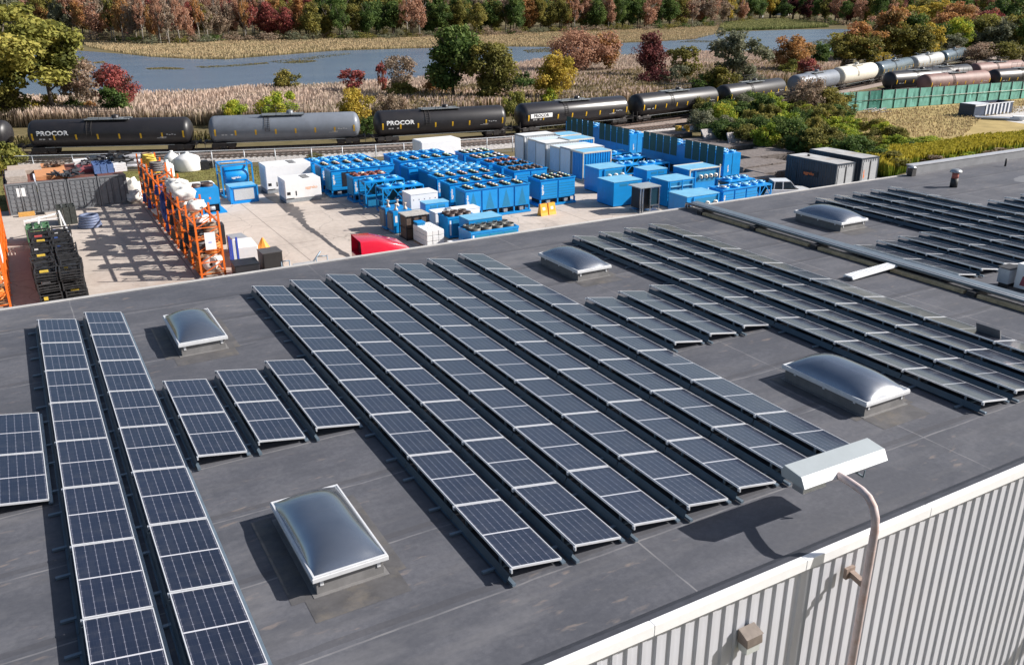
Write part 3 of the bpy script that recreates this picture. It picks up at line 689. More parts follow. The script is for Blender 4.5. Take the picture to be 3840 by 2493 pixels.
# ------------------------------------------------ pump and heat exchanger boxes at the right
def ports(n):
    def f(t,W,d,h):
        for i in range(n):
            x=W*(.38+.5*i/max(1,n-1)) if n>1 else W/2
            o_=MB().lathe([(.0,-.18),(.17,-.18),(.17,0),(.17,-.0)],(x,0,h*.68),14,'y').build('flange',pm('flange',(.72,.68,.6),.4),t)
            MB().lathe([(.0,-.20),(.09,-.20),(.09,-.182)],(x,0,h*.68),10,'y').build('flange_bore',DARK,o_)
        MB().box(W*.25,W*.96,-.006,.0,h*.45,h*.88).build('recess',BLUED,t)
        m=MB()
        for x in (W*.2,W*.97): m.box(x-.05,x+.05,-.1,.0,.05,h-.1)
        m.build('post',BLUE,t)
    return f
def shelves(t,W,d,h):
    m=MB()
    for k in range(5): m.box(.2,W-.1,-.14,.0,.3+k*.35,.36+k*.35)
    m.build('pipe_bank',BLUEL,t); MB().box(.15,W-.06,-.004,0,.15,h-.2).build('recess',BLUED,t); MB().bar((0.05,-.15,0),(0.05,-.15,h),.1).bar((W-.05,-.15,0),(W-.05,-.15,h),.1).bar((W/2,-.15,0),(W/2,-.15,h),.08).build('post',BLUE,t)
boxu('pump_box',40.6,43.5,37.8,2.3,2.25,BLUE,BLUEL,'blue pump box with three round pale ports, left of the stacked blue units','pump unit',ports(3))
boxu('pump_box',38.5,41.4,32.6,2.4,2.15,BLUE,BLUEL,'blue box with a panelled pale lid beside the dark glass cab','pump unit',slots)
boxu('pump_box',42.4,45.2,30.3,2.3,2.25,BLUE,BLUEL,'blue unit with shelves of pale pipes in its open front','pump unit',shelves)
boxu('pump_box',39.95,43.2,25.0,2.15,2.2,BLUE,BLUEL,'blue pump box with three round ports nearest the roof edge','pump unit',ports(3))
boxu('pump_box',47.2,50.7,33.3,2.2,2.25,BLUE,BLUEL,'cream framed blue pump box with four pale ports below the tall cooler','pump unit',lambda t,W,d,h:(ports(4)(t,W,d,h),MB().bar((0,-.12,0),(0,-.12,h),.1).bar((W,-.12,0),(W,-.12,h+.2),.1).bar((0,-.12,h),(W,-.12,h),.1).bar((0,d,h),(W,d,h),.1).build('cream_frame',CREAM,t)))
boxu('pump_box',44.7,47.0,36.1,2.0,2.0,BLUE,BLUEL,'blue box behind the cream framed pump box','pump unit',slots)
chiller(43.95,47.75,25.4,1.6,2.15,3,1,BLUE,[BLUEL,GREYM],'blue cooler with dark V shaped openings at its foot, beside the white pickup',legs=.55,style='slat')
for i,(a,b_,c,h_) in enumerate([(47.5,50.6,40.2,1.5),(44.0,47.2,40.6,1.6),(47.0,50.4,43.5,1.6),(47.6,50.9,46.8,1.5),(44.2,46.6,33.6,1.4),(43.5,46.5,28.0,1.3)]):
    frame_unit(a,b_,c,1.7,h_,'low blue fan frame, '+['second row in front of the tall coolers','left of the cream framed box and farther back','directly behind the white container row','deepest of the low frames','between the shelf unit and the cream framed box','just behind the nearest three port box'][i])
for i,(a,b_,c) in enumerate([(48.0,50.9,29.0),(47.9,50.5,26.6)]):
    frame_unit(a,b_,c,1.7,1.8,['blue frame with grey valves in front of the tall cooler end','blue frame with grey valves beside the white pickup'][i])
def tall_cooler(x0,x1,y0,d,h,label):
    W=x1-x0; t=empty('tall_cooler',(x0,y0,GZ),0,label,'cooler','long tall coolers with dark side coils')
    MB().box(0,W,0,d,.9,h).build('cabinet',BLUE,t); m=MB()
    for y in list(np.linspace(.08,d-.08,8)):
        for x in (.08,W-.08): m.box(x-.07,x+.07,y-.07,y+.07,0,.92)
    m.box(0,W,0,.15,0,.12).box(-.02,.1,0,d,0,.12).box(W-.1,W+.02,0,d,0,.12); m.build('leg_frame',BLUE,t)
    n=11; step=(d-.3)/n
    for i in range(n):
        if i==5: continue
        link('side_coil',TCM,t,(-.004,.15+i*step+.06,0)).scale=(1,(step-.12),(h-1.15))
    fans(t,[W*.27,W*.73],span(.2,d-.2,n),h,.42,BLUE,[BLUEL],.2)
    MB().box(.2,W-.2,.2,d-.3,.15,.85).build('pump_bay',DARK,t)
    logo(t,(.55,-.012,1.25),.34,'front'); MB().tube([(.4,-.05,.2),(.4,-.05,.9)],.07).tube([(W-.4,-.05,.2),(W-.4,-.05,.9)],.07).build('pipe',GREYM,t)
    MB().bar((W*.5,-.01,1.0),(W*.5,-.01,h),.03).build('seam',BLUED,t)
TCM=MB().box(-.01,0,0,1,1.0,2.0).mesh('side_coil',TEAL)
for v in TCM.vertices: v.co.z-=0
tall_cooler(52.6,54.6,34.7,12.5,2.95,'long tall blue cooler with dark green coil panels, nearer of the two')
tall_cooler(52.6,54.6,49.3,12.6,2.9,'long tall blue cooler with dark green coil panels, farther of the two')
# dark machine with glass cab
t=empty('glazed_cab_unit',(39.0,29.6,GZ),0,'dark machine with a glazed cab and chrome posts between the blue boxes','machine')
MB().box(.3,1.4,.2,1.6,.3,2.1).build('body',DARK,t); MB().box(1.0,1.9,0,1.5,.6,2.0).build('cab_glass',pm('cab_glass',(.02,.05,.07),.08,0,.1,spec=.8),t)
m=MB()
for x in (0,.25,1.0,1.9): m.bar((x,-.03,0),(x,-.03,2.1),.08)
m.bar((1.0,0,.6),(1.9,0,.6),.09).bar((1,0,2.05),(1.9,0,2.05),.09).box(.2,2.0,-.1,1.7,.0,.15); m.build('posts',pm('chrome',(.5,.53,.56),.2,.8),t)
MB().box(-.1,2.0,-.1,1.6,2.1,2.18).build('roof',pm('machine_roof',(.38,.42,.44),.35,.2),t)
t=empty('white_bin',(36.6,22.0,GZ),0,'small white box with a diagonal black edge right behind the roof edge','bin')
MB().box(0,1.5,0,1.2,.1,1.9).build('body',WHITE,t); MB().bar((.55,-.02,.5),(1.45,-.02,1.75),.06).build('black_edge',DARK,t); MB().box(-.05,1.55,-.05,1.25,0,.1).build('base',DARK,t)
for i,(a,b_) in enumerate(((31.95,33.3),(32.75,33.35))):
    t=empty('traffic_barrier',(a,b_,GZ),math.radians(6),['orange plastic traffic barrier on the open concrete, left of the pair','orange plastic traffic barrier on the open concrete, right of the pair'][i],'barrier')
    MB().add([(-.36,-.3,0),(.36,-.3,0),(.36,.3,0),(-.36,.3,0),(-.36,-.22,.25),(.36,-.22,.25),(.36,.22,.25),(-.36,.22,.25),(-.33,-.1,.95),(.33,-.1,.95),(.33,.1,.95),(-.33,.1,.95)],[(3,2,1,0),(0,1,5,4),(1,2,6,5),(2,3,7,6),(3,0,4,7),(4,5,9,8),(5,6,10,9),(6,7,11,10),(7,4,8,11),(8,9,10,11)]).build('body',pm('barrier_orange',(.82,.36,.03),.5,0,.08),t)
    MB().add([(-.14,-.19,.45),(.12,-.19,.45),(.12,-.15,.68),(-.14,-.15,.68)],[(0,1,2,3)]).build('sign',INK,t)
# ------------------------------------------------ dark site offices, pickup, red lorry
NAVY=pm('navy_steel',(.028,.042,.062),.45,.1,.2,1); OFG=pm('office_grey',(.36,.38,.40),.5,0,.1)
ROOFG=pm('office_roof',(.40,.40,.40),.6,0,.3,.8,dirt=(.36,.24,.12),dirtamt=.6)
def office(x0,y0,d,label,plate):
    t=container(x0,x0+2.35,y0,d,2.75,NAVY,label,NAVY,OFG,'site_office',0,ROOFG)
    MB().box(1.12,1.2,-.02,.0,.2,2.5).build('door_gap',DARK,t); MB().box(.25,1.05,-.03,-.005,.3,2.4).box(1.28,2.1,-.03,-.005,.3,2.4).build('door',OFG,t)
    if plate:
        MB().box(-.03,-.005,d-3.9,d-2.1,1.25,1.75).build('name_plate',DARK,t); logo(t,(-.036,d-2.25,1.38),.62,'left',ORANGEINK,False)
        MB().box(-.02,-.003,d-1.4,d-.9,.5,2.2).build('side_door',pm('navy_door',(.02,.03,.045)),t); MB().tube([(1.1,d-1.6,2.7),(1.1,d-1.6,2.95)],.12).build('vent',DARK,t)
    else: logo(t,(.5,-.036,.9),.40,'front',ORANGEINK,True)
office(58.2,26.5,5.9,'dark navy container office with an orange name plate, nearer of the two',True)
office(62.5,27.4,6.2,'dark navy container office with grey door, farther of the two',False)
def wheel(t,loc,r=.38,w_=.24):
    wh_=MB().lathe([(0,-w_/2),(r*.62,-w_/2),(r*.9,-w_/2),(r,-w_*.35),(r,w_*.35),(r*.9,w_/2),(0,w_/2)],(0,0,0),20,'y').build('wheel',blackp,t,loc)
    MB().lathe([(0,-w_/2-.012),(r*.55,-w_/2-.012),(r*.6,-w_/2+.02)],(0,0,0),14,'y').build('rim',galv,wh_)
    return wh_
_a=gp(2852,763); PKP=(_a.x+1.85*.87+.45,_a.y-1.85*.49+.8,GZ)
t=empty('pickup_truck',PKP,math.radians(-29),'white crew cab pickup parked beside the dark container offices','pickup')
# local x forward, length 5.6
CARW=pm('car_white',(.74,.75,.77),.25,0,.03,2,spec=.6,coat=.6); GLS=pm('dark_glass',(.012,.018,.022),.06,0,.1,spec=.8)
def loft(secs,name,m,t,sm=False):
    vs=[];fs=[];n=len(secs[0][1])
    for x,pr2 in secs:
        for (y,z) in pr2: vs.append((x,y,z))
    for i in range(len(secs)-1):
        for j in range(n): fs.append((i*n+j,(i+1)*n+j,(i+1)*n+(j+1)%n,i*n+(j+1)%n))
    fs.append(tuple(range(n))); fs.append(tuple((len(secs)-1)*n+j for j in range(n))[::-1])
    return bevel(MB().add(vs,fs).build(name,m,t),.04,3)
def sec(w_,z0,z1,tw=None): tw=tw or w_; return [(-w_,z0),(w_,z0),(w_,(z0+z1)*.55),(tw,z1),(-tw,z1),(-w_,(z0+z1)*.55)]
loft([(-2.8,sec(.93,.5,1.15)),(-1.0,sec(.95,.42,1.18)),(-.9,sec(.95,.42,1.2)),(1.1,sec(.95,.42,1.18)),(2.2,sec(.93,.42,1.12,.85)),(2.75,sec(.86,.5,.95,.8))],'body',CARW,t)
loft([(-.95,sec(.9,1.12,1.2)),(-.8,[(-.9,1.15),(.9,1.15),(.88,1.3),(.72,1.78),(-.72,1.78),(-.88,1.3)]),(.6,[(-.9,1.15),(.9,1.15),(.88,1.3),(.72,1.82),(-.72,1.82),(-.88,1.3)]),(1.3,sec(.88,1.1,1.18,.8))],'cab',GLS,t)
MB().box(-.85,.62,-.73,.73,1.80,1.86).bar((-.82,-.87,1.2),(-.75,-.74,1.83),.07).bar((-.05,-.87,1.2),(-.05,-.74,1.83),.09).bar((1.2,-.84,1.18),(.62,-.72,1.83),.06).bar((1.2,.84,1.18),(.62,.72,1.83),.06).bar((-.05,.87,1.2),(-.05,.74,1.83),.09).build('cab_roof',CARW,t)
MB().box(-2.65,-1.05,-.78,.78,1.17,1.20).build('load_bed',DARK,t); MB().box(-2.5,-1.3,-.5,.5,1.2,1.42).build('bed_load',pm('tan_load',(.4,.3,.2),.8),t)
MB().box(2.7,2.8,-.8,-.5,.7,.9).box(2.7,2.8,.5,.8,.7,.9).build('headlights',pm('lamp_clear',(.7,.7,.7),.1),t)
for x in (-1.85,1.8):
    for y in (-.86,.86): wheel(t,(x,y,.38))
RL=pm('lorry_red',(.62,.008,.035),.22,0,.04,1,spec=.6,coat=.7)
TR=Vector((13.2,20.6,GZ))
t=empty('red_lorry_cab',TR,math.radians(-4),'bright red lorry cab with a sloping roof fairing, just showing over the rear roof edge','lorry')
# nose towards +x
loft([(-1.6,sec(1.15,.9,2.7)),(1.2,sec(1.15,.9,2.75)),(2.0,sec(1.1,.9,2.0,.95)),(3.9,sec(1.0,.8,1.75,.8)),(4.2,sec(.9,.8,1.5,.7))],'cab',RL,t)
vs=[(-1.6,-1.15,2.6),(-1.6,1.15,2.6),(-1.6,1.0,3.75),(-1.6,-1.0,3.75),(-.6,-1.1,2.7),(-.6,1.1,2.7),(-.6,.98,3.72),(-.6,-.98,3.72),(1.1,-1.0,2.72),(1.1,1.0,2.72),(1.1,.85,3.2),(1.1,-.85,3.2),(1.75,-.8,2.65),(1.75,.8,2.65),(1.75,.7,2.7),(1.75,-.7,2.7)]
fs=[];
for i in range(3):
    for j in range(4): fs.append((i*4+j,i*4+(j+1)%4,(i+1)*4+(j+1)%4,(i+1)*4+j))
fs.append((12,13,14,15))
o=MB().add(vs,fs,True).build('roof_fairing',RL,t); bevel(o,.06,3)
MB().quad((-1.2,-1.05,2.65),(-1.2,1.05,2.65),(-1.2,.95,3.7),(-1.2,-.95,3.7)).build('fairing_shade_sheet',pm('shade_red',(.10,.0,.008),.6),t)  # dark sheet inside the open fairing, inner shade put into its colour
MB().box(.95,1.35,-.5,.5,2.74,2.80).build('roof_hatch',DARK,t); MB().box(1.25,1.95,-.95,.95,2.1,2.6).build('windscreen',GLS,t)
for x in (-1.0,3.2):
    for y in (-1.0,1.0): wheel(t,(x,y,.5),.5,.3)
MB().box(-3.6,-1.5,-.5,.5,.7,1.0).build('chassis',DARK,t)
# gate / handrail by the roof edge
t=empty('dock_handrail',(8.4,25.5,GZ),0,'thin grey handrails round a pale metal plate near the roof edge','handrail')
m=MB()
for x in (0,.5,2.2,2.9): m.tube([(x,0,0),(x,0,1.6)],.035)
m.tube([(0,0,1.6),(.5,0,1.6)],.035).tube([(2.2,0,1.6),(2.9,0,1.55)],.035).tube([(1.3,0,.5),(2.5,0,1.9)],.05); m.build('rail',railm,t)
MB().box(.7,2.1,-.05,.05,.2,1.35).build('plate',pm('pale_plate',(.5,.52,.54),.5,.2),t)
# timber crane mats stacked beyond the tall coolers
MATW=pm('mat_timber',(.16,.135,.125),.85,0,.3,2.5,dirt=(.28,.25,.23),dirtamt=.5)
def mat_stack(x,y,w_,d,h,rz,label):
    t=empty('timber_mat_stack',(x,y,GZ),rz,label,'timber mats','stacks of flat timber mats'); m=MB(); n=int(h/.16)+1
    for k in range(n):
        for q in range(8): j=random.uniform(-.04,.04); m.box(q*w_/8+.01,(q+1)*w_/8-.01,j,d+j,.03+k*.17,.03+k*.17+.14)
    m.build('boards',MATW,t)
    return t
sp=[(2850,600,6.5,3.6,.7),(2930,575,6,3.2,.55),(2815,640,5.5,3.4,.7),(2905,655,6,3.0,.6),(2800,690,5,3,.6),(2740,560,7,3.5,.5),(2600,545,8,3.5,.4),(2490,515,7,3,.45),(2860,625,5,3,.35)]
for i,(u,v,a,b_,h_) in enumerate(sp):
    p=gp(u,v); mat_stack(p.x-a/2,p.y-b_/2,a,b_,h_,math.radians(random.uniform(-3,3)),'grey weathered timber mat stack, '+['behind the near site office','close to the shrubs','beside the near tall cooler','just behind the white pickup','right beside the near tall cooler end','in front of the leaning boards','beside the far tall cooler','farthest, near the railway','between two larger stacks'][i])
for i,(u,v,w_,h_,rx) in enumerate([(2700,535,4.2,2.0,38),(2785,556,3.8,2.0,24)]):
    p=gp(u,v); t=empty('leaning_board',p,0,['pale timber mat leaning at a low angle against the shrubs','pale timber mat standing steeply with a dark upper edge'][i],'board')
    m=MB()
    for q in range(9): m.box(-w_/2+q*w_/9+.01,-w_/2+(q+1)*w_/9-.01,0,.14,0,h_)
    o=m.build('boards',pm('pale_mat',(.36,.33,.32),.85,0,.2,3),t); o.rotation_euler=(math.radians(-rx),0,0)
t=empty('yellow_bollard_machine',gp(2560,505),0,'small yellow machine at the grass beyond the tall coolers','machine')
MB().box(-.9,-.2,0,.5,.2,1.1).box(.5,1.1,0,.5,.2,1.1).build('arms',pm('mach_yellow',(.55,.34,.05),.5),t); MB().box(-.1,.4,0,.5,.1,.7).build('body',BLUED,t)
# ================================================================= left part of the yard
SG=pm('container_grey',(.19,.20,.215),.5,.1,.12,1.2,dirt=(.3,.3,.31),dirtamt=.3); RUST=pm('rust_steel',(.14,.05,.035),.7,0,.35,2)
def sea_container(x0,y0,label,sign=False):
    t=empty('shipping_container',(x0,y0,GZ),0,label,'container','grey shipping containers side by side'); W,D,H=2.26,8.0,2.6
    MB().box(.06,W-.06,.06,D,.12,H-.06).build('shell',SG,t)
    m=MB().box(0,.12,0,.12,0,H).box(W-.12,W,0,.12,0,H).box(.12,W-.12,0,.12,0,.16).box(.12,W-.12,0,.12,H-.14,H).box(0,.1,.12,D,0,.14).box(W-.1,W,.12,D,0,.14); m.build('frame',SG,t)
    for s_ in (0,1):
        a=.14+s_*(W/2-.12); b_=a+W/2-.16; d=MB().box(a,b_,.0,.055,.2,H-.2).build('door',SG,t)
        m=MB()
        for k in range(6): z=.3+k*.36; m.box(a+.05,a+.42,-.025,-.001,z,z+.26).box(a+.50,b_-.04,-.025,-.001,z,z+.26)
        m.build('door_ribs',SG,d); m=MB()
        for q in (.46,.86): m.tube([(a+q,-.045,.18),(a+q,-.045,H-.18)],.02,6)
        m.build('lock_rods',pm('lock_rod',(.09,.09,.1),.5,.4),d)
    MB().box(.1,W-.1,.1,D-.1,H-.06,H+.0).build('roof_panel',RUST,t)
    if sign: MB().box(.75,1.05,-.035,-.03,1.5,2.2).box(1.1,1.38,-.035,-.03,1.5,2.2).build('notice',INK,t)
    return t
ys=[55.35,55.3,55.25,55.2]
for i in range(4): sea_container(-5.95+i*2.3,ys[i],'grey shipping container with ribbed doors, %s from the left'%ORD[i]+(', bearing a white notice' if i==0 else ''),i==0)
MB_=MB().box(-6.03,-5.97,55.3,63.2,GZ+.1,GZ+2.55); t=empty('rusty_steel_sheet',(0,0,0),0,'rust brown steel side sheet against the leftmost grey container','steel sheet'); MB_.build('sheet',RUST,t)
def blob(name,m,parent,loc,s,seed=0,n=3,amp=.18):
    rs=np.random.default_rng(seed); mm=MB(); ph=rs.uniform(0,6.28,(6,)); nu,nv=16,10; vs=[];fs=[]
    for j in range(nv+1):
        th=math.pi*j/nv
        for i in range(nu):
            a=2*math.pi*i/nu; r=1+amp*(math.sin(3*a+ph[0]+2*th)+.6*math.sin(5*a+ph[1]-3*th)+.5*math.sin(7*th+ph[2]))*math.sin(th)
            vs.append((s[0]*r*math.sin(th)*math.cos(a),s[1]*r*math.sin(th)*math.sin(a),s[2]*(math.cos(th)*.9+.9)*.55*(r if th<2 else 1)))
    for j in range(nv):
        for i in range(nu): fs.append((j*nu+i,(j+1)*nu+i,(j+1)*nu+(i+1)%nu,j*nu+(i+1)%nu))
    return mm.add(vs,fs,True).build(name,m,parent,loc)
def junk(name,kind,x,y,z,s,m,label,cat,seed=1):
    t=empty(name,(x,y,z),0,label,cat)
    if kind=='blob': blob('bundle',m,t,(0,0,0),s,seed)
    elif kind=='sheets':
        mb=MB()
        for k in range(4): j=random.uniform(-.05,.05); mb.box(-s[0]+j,s[0]+j,-s[1],s[1]+j,k*s[2]/4,(k+1)*s[2]/4-.01)
        mb.build('stack',m,t)
    elif kind=='crates':
        mb=MB(); n=3
        for a in range(n):
            for b_ in range(2):
                c=-s[0]+a*2*s[0]/n; e=-s[1]+b_*s[1]; w_=2*s[0]/n-.05
                mb.box(c,c+w_,e,e+s[1]-.05,0,.1).box(c,c+.05,e,e+s[1]-.05,.1,s[2]).box(c+w_-.05,c+w_,e,e+s[1]-.05,.1,s[2]).box(c+.05,c+w_-.05,e,e+.05,.1,s[2]).box(c+.05,c+w_-.05,e+s[1]-.1,e+s[1]-.05,.1,s[2])
        mb.build('crates',m,t)
    elif kind=='scrap':
        mb=MB(); rs=random.Random(seed)
        for k in range(26):
            p=Vector((rs.uniform(-s[0],s[0]),rs.uniform(-s[1],s[1]),rs.uniform(.05,s[2]))); d=Vector((rs.uniform(-1,1),rs.uniform(-1,1),rs.uniform(-.3,.3)))*s[0]*.5; mb.bar(p-d,p+d,rs.uniform(.06,.18))
        mb.build('heap',m,t)
    return t
zt=GZ+2.6
PLY=pm('orange_ply',(.55,.25,.11),.75,0,.1,1.5); 
junk('pallet_stack','sheets',-5.0,57.2,zt,(.75,1.6,.55),pm('weathered_pallet',(.38,.33,.29),.85,0,.25,5),'weathered pallets with a blue edge on the leftmost container','pallets')
junk('timber_boards','sheets',-4.3,61.0,zt,(1.3,1.6,.35),pm('weathered_pallet2',(.42,.34,.28),.85,0,.2,3),'pale timber boards at the back of the leftmost container','boards')
junk('plywood_sheet','sheets',-2.4,59.3,zt,(1.2,3.4,.3),PLY,'orange plywood sheets on the second container','plywood')
junk('black_hose_heap','scrap',-1.2,56.4,zt,(1.1,.8,.6),pm('junk_black',(.03,.035,.045),.6,0,.4,6),'black hoses heaped on the second and third containers','hoses',3)
junk('metal_bracket_heap','scrap',-1.9,60.5,zt+.3,(.7,.6,.35),pm('junk_brown',(.14,.11,.09),.6,0,.4,6),'small metal brackets lying on the orange plywood','scrap metal',5)
junk('maroon_panel','sheets',.4,59.0,zt,(.6,1.3,.3),pm('maroon_ply',(.30,.07,.08),.7),'maroon panel beside the blue crates on the third container','panel')
junk('white_board','sheets',.4,61.6,zt,(.7,.6,.55),WHITE,'white panel at the back of the third container','panel')
junk('blue_crates','crates',1.7,57.6,zt,(.8,1.2,.75),pm('crate_blue',(.10,.17,.36),.5,0,.3,5),'open blue crates on the third container','crates')
junk('dark_scrap','scrap',1.4,60.4,zt,(.9,.9,.9),pm('junk_dark2',(.06,.06,.07),.6,0,.5,5),'dark scrap frames behind the blue crates','scrap metal',9)
junk('white_box_load','sheets',3.0,57.6,zt,(.5,1.0,.7),WHITE,'white box on the fourth container','box')
junk('black_bale','scrap',4.0-.8,58.0,zt+.55,(.95,1.0,.9),pm('bale_black',(.012,.012,.014),.5),'tall black bundle on the right end of the containers','bundle',11)
junk('black_bales','sheets',3.1,59.6,zt,(.6,1.2,.9),pm('bale_black',(.012,.012,.014),.5),'flat black bales under the tall black bundle','bundle',11)
junk('white_blue_bags','blob',-3.4,66.4,GZ,(1.6,.9,1.6),pm('bag_white_blue',(.55,.58,.68),.7,0,.25,3),'white and blue wrapped bags behind the containers','bags',4)
t=empty('steel_pipe_pile',(1.0,74.0,GZ),math.radians(-15),'long pile of pale grey steel pipes in front of the rail fence','pipes'); m=MB()
for k,(y,z) in enumerate(((0,.3),(.5,.3),(1.0,.3),(1.5,.3),(.25,.75),(.75,.75),(1.25,.75),(.5,1.2),(1.0,1.2))): m.tube([(0+.3*(k%3),y,z),(6.5+.5*(k%2),y,z)],.24,10)
m.build('pipes',pm('pipe_grey',(.36,.36,.39),.5,.3,.12,1),t)
t=empty('orange_plank_stack',(-4.7,54.6,GZ),0,'short stack of yellow orange planks on the ground before the containers','planks'); MB().box(-.7,.5,-.15,.25,.02,.32).build('planks',pm('plank_orange',(.6,.32,.08),.7,0,.2,8),t); MB().box(.55,1.2,-.1,.2,.02,.2).build('block',DARK,t)
# -------- black crates in two files
CRK=pm('crate_black',(.022,.022,.024),.55,0,.5,6,dirt=(.12,.12,.12),dirtamt=.35)
def crate_mesh():
    m=MB(); a,b_,h=1.2,1.22,.66
    m.box(0,a,0,b_,.08,.12)
    for x in (0,a-.07):
        m.box(x,x+.07,0,.07,0,h).box(x,x+.07,b_-.07,b_,0,h)
        for z in (.2,.36,.54): m.box(x,x+.05,.07,b_-.07,z,z+.07)
    for y in (0,b_-.05):
        for z in (.2,.36,.54): m.box(.07,a-.07,y,y+.05,z,z+.07)
    for q in range(5): z=.15+random.random()*.3; x=.1+random.random()*.6; y=.1+random.random()*.7; m.box(x,x+.3,y,y+.22,.12,.12+z)
    return m.mesh('crate',CRK)
CM=[crate_mesh() for _ in range(5)]
TAGC=[pm('tag_yellow',(.6,.42,.05)),pm('tag_blue',(.04,.09,.3)),pm('tag_red',(.45,.07,.06)),pm('tag_white',(.7,.7,.7))]
TM=[MB().box(.2,.42,-.02,.0,.3,.5).mesh('tag',q) for q in TAGC]+[MB().box(.3,.75,.3,.6,.5,.62).mesh('tag',q) for q in TAGC]
nth=['nearest the roof','second','third','fourth','fifth','sixth','seventh','eighth','ninth','tenth','eleventh','twelfth']
for r_ in range(11):
    for c in range(2):
        hgt=3 if r_<9 else 2
        for k in range(hgt):
            x=-4.85+c*1.32+random.uniform(-.10,.10); y=29.0+r_*1.32+random.uniform(-.10,.10)
            t=empty('black_crate',(x,y,GZ+.03+k*.64),random.uniform(-.10,.10),'black slatted crate, %s file, stack %s, %s layer'%(['left','right'][c],'nearest the roof' if r_==0 else nth[r_]+' from the roof',['bottom','middle','top'][k]),'crate','black slatted crates stacked in two files')
            link('crate_frame',random.choice(CM),t)
            if random.random()<.75 and (k==hgt-1 or r_<3): link('tag',random.choice(TM),t)
junk('green_bins','crates',-4.2,45.2,GZ,(.8,1.0,1.2),pm('bin_green',(.10,.22,.12),.5,0,.2,4),'dark and light green bins at the far end of the black crates','bins')
t=empty('white_rail_frame',(-3.6,45.6,GZ),0,'white metal rails over the green bins','rails'); m=MB().bar((-1.4,0,1.5),(1.0,1.2,1.6),.09).bar((1.2,-6.5,1.6),(1.0,1.4,1.7),.12).bar((-.5,-1.2,1.5),(-.4,1.0,1.5),.1).bar((-1.2,-.4,1.55),(.9,-.4,1.55),.09); 
for p_ in ((-1.4,0),(1.0,1.2),(1.2,-6.5)): m.bar((p_[0],p_[1],0),(p_[0],p_[1],1.6),.09)
m.build('rails',WHITE,t)
t=empty('hose_coil_pile',(-.6,48.0,GZ),0,'pile of grey blue coiled hoses on the shaded concrete','hoses')
for k in range(5):
    m=MB(); pts=[(.75*math.cos(a)*(1-.05*k),.75*math.sin(a)*(1-.05*k),.12+k*.19) for a in np.linspace(0,6.283,22)]; m.tube(pts,.13,8,False); m.build('hose',pm('hose_blue',(.12,.15,.24),.5,0,.3,3),t)
junk('dark_bin_stack','crates',-2.0,50.4,GZ,(.7,.8,1.4),pm('bin_dark',(.05,.055,.05),.6,0,.4,5),'dark open bins in front of the third container','bins')
# -------- orange pallet racking
ORG=pm('rack_orange',(.80,.16,.015),.42,0,.08,3,dirt=(.5,.2,.08),dirtamt=.25)
def rack(x0,x1,ya,yb,bays,h,label):
    t=empty('pallet_rack',(x0,ya,GZ),0,label,'pallet rack','orange pallet racks'); W=x1-x0; L=(yb-ya)/bays
    for i in range(bays+1):
        m=MB(); y=i*L
        m.box(-.06,.06,y-.05,y+.05,0,h).box(W-.06,W+.06,y-.05,y+.05,0,h)
        for k in range(5): z=.3+k*(h-.5)/5; m.bar((0,y,z),(W,y,z+(h-.5)/5),.05); m.bar((0,y,z),(W,y,z),.045)
        m.box(-.12,.12,y-.1,y+.1,0,.02).box(W-.12,W+.12,y-.1,y+.1,0,.02)
        m.build('upright_frame',ORG,t)
    for z in (.15,1.25,2.35,3.45):
        for i in range(bays):
            m=MB(); y=i*L+.05
            m.box(-.05,.04,y,y+L-.1,z,z+.12).box(W-.04,W+.05,y,y+L-.1,z,z+.12); m.build('beam',ORG,t)
            if z<3: 
                m=MB()
                for q in range(6): m.box(.05,W-.05,y+.15+q*(L-.3)/6,y+.15+q*(L-.3)/6+.09,z+.12,z+.15)
                m.build('shelf',pm('rack_timber',(.42,.24,.12),.8,0,.3,4),t)
    return t
rack(4.3,5.75,29.5,55.0,9,4.25,'long orange pallet rack full of hoses and bags running away from the roof edge')
rack(-7.9,-6.4,29.3,46.0,6,4.1,'orange pallet rack at the left edge of the yard')
LC=[pm('load_grey',(.12,.115,.12),.8,0,.4,4),pm('load_yellow',(.55,.40,.06),.7,0,.3,5),pm('load_blue',(.03,.06,.25),.6,0,.3,5),pm('load_white',(.68,.66,.62),.75,0,.15,4,bump=.4),pm('load_brown',(.22,.15,.10),.8,0,.4,5),pm('load_black',(.02,.02,.025),.6,0,.4,5),pm('load_orange',(.6,.2,.04),.6,0,.2,4)]
names=['grey hose coil','yellow hose coil','blue hose coil','white wrapped bag','brown hose coil','black hose coil','orange bundle']
hn={0:'grey_hose_coil',1:'yellow_hose_coil',2:'blue_hose_coil',3:'white_bag',4:'brown_hose_coil',5:'black_hose_coil',6:'orange_bundle'}
lv=['bottom','second','third','top']
def coil(m_):
    m=MB()
    for k in range(4): 
        r=.5-.03*k; m.tube([(r*math.cos(a),r*.9*math.sin(a),.1+k*.17) for a in np.linspace(0,6.283,14)],.1,6,False)
    return m.mesh('coil',m_)
CO=[coil(q) for q in LC]
def load(x,y,z,c,lab,s=1):
    t=empty(hn[c],(x,y,z),random.uniform(0,3),lab,'rack load','goods stored on the orange racks')
    if c in (3,): blob('wrap',LC[c],t,(0,0,0),(.62*s,.6*s,.75*s),random.randint(0,99))
    else: o=link('coil',CO[c],t); o.scale=(s,s,s*1.05)
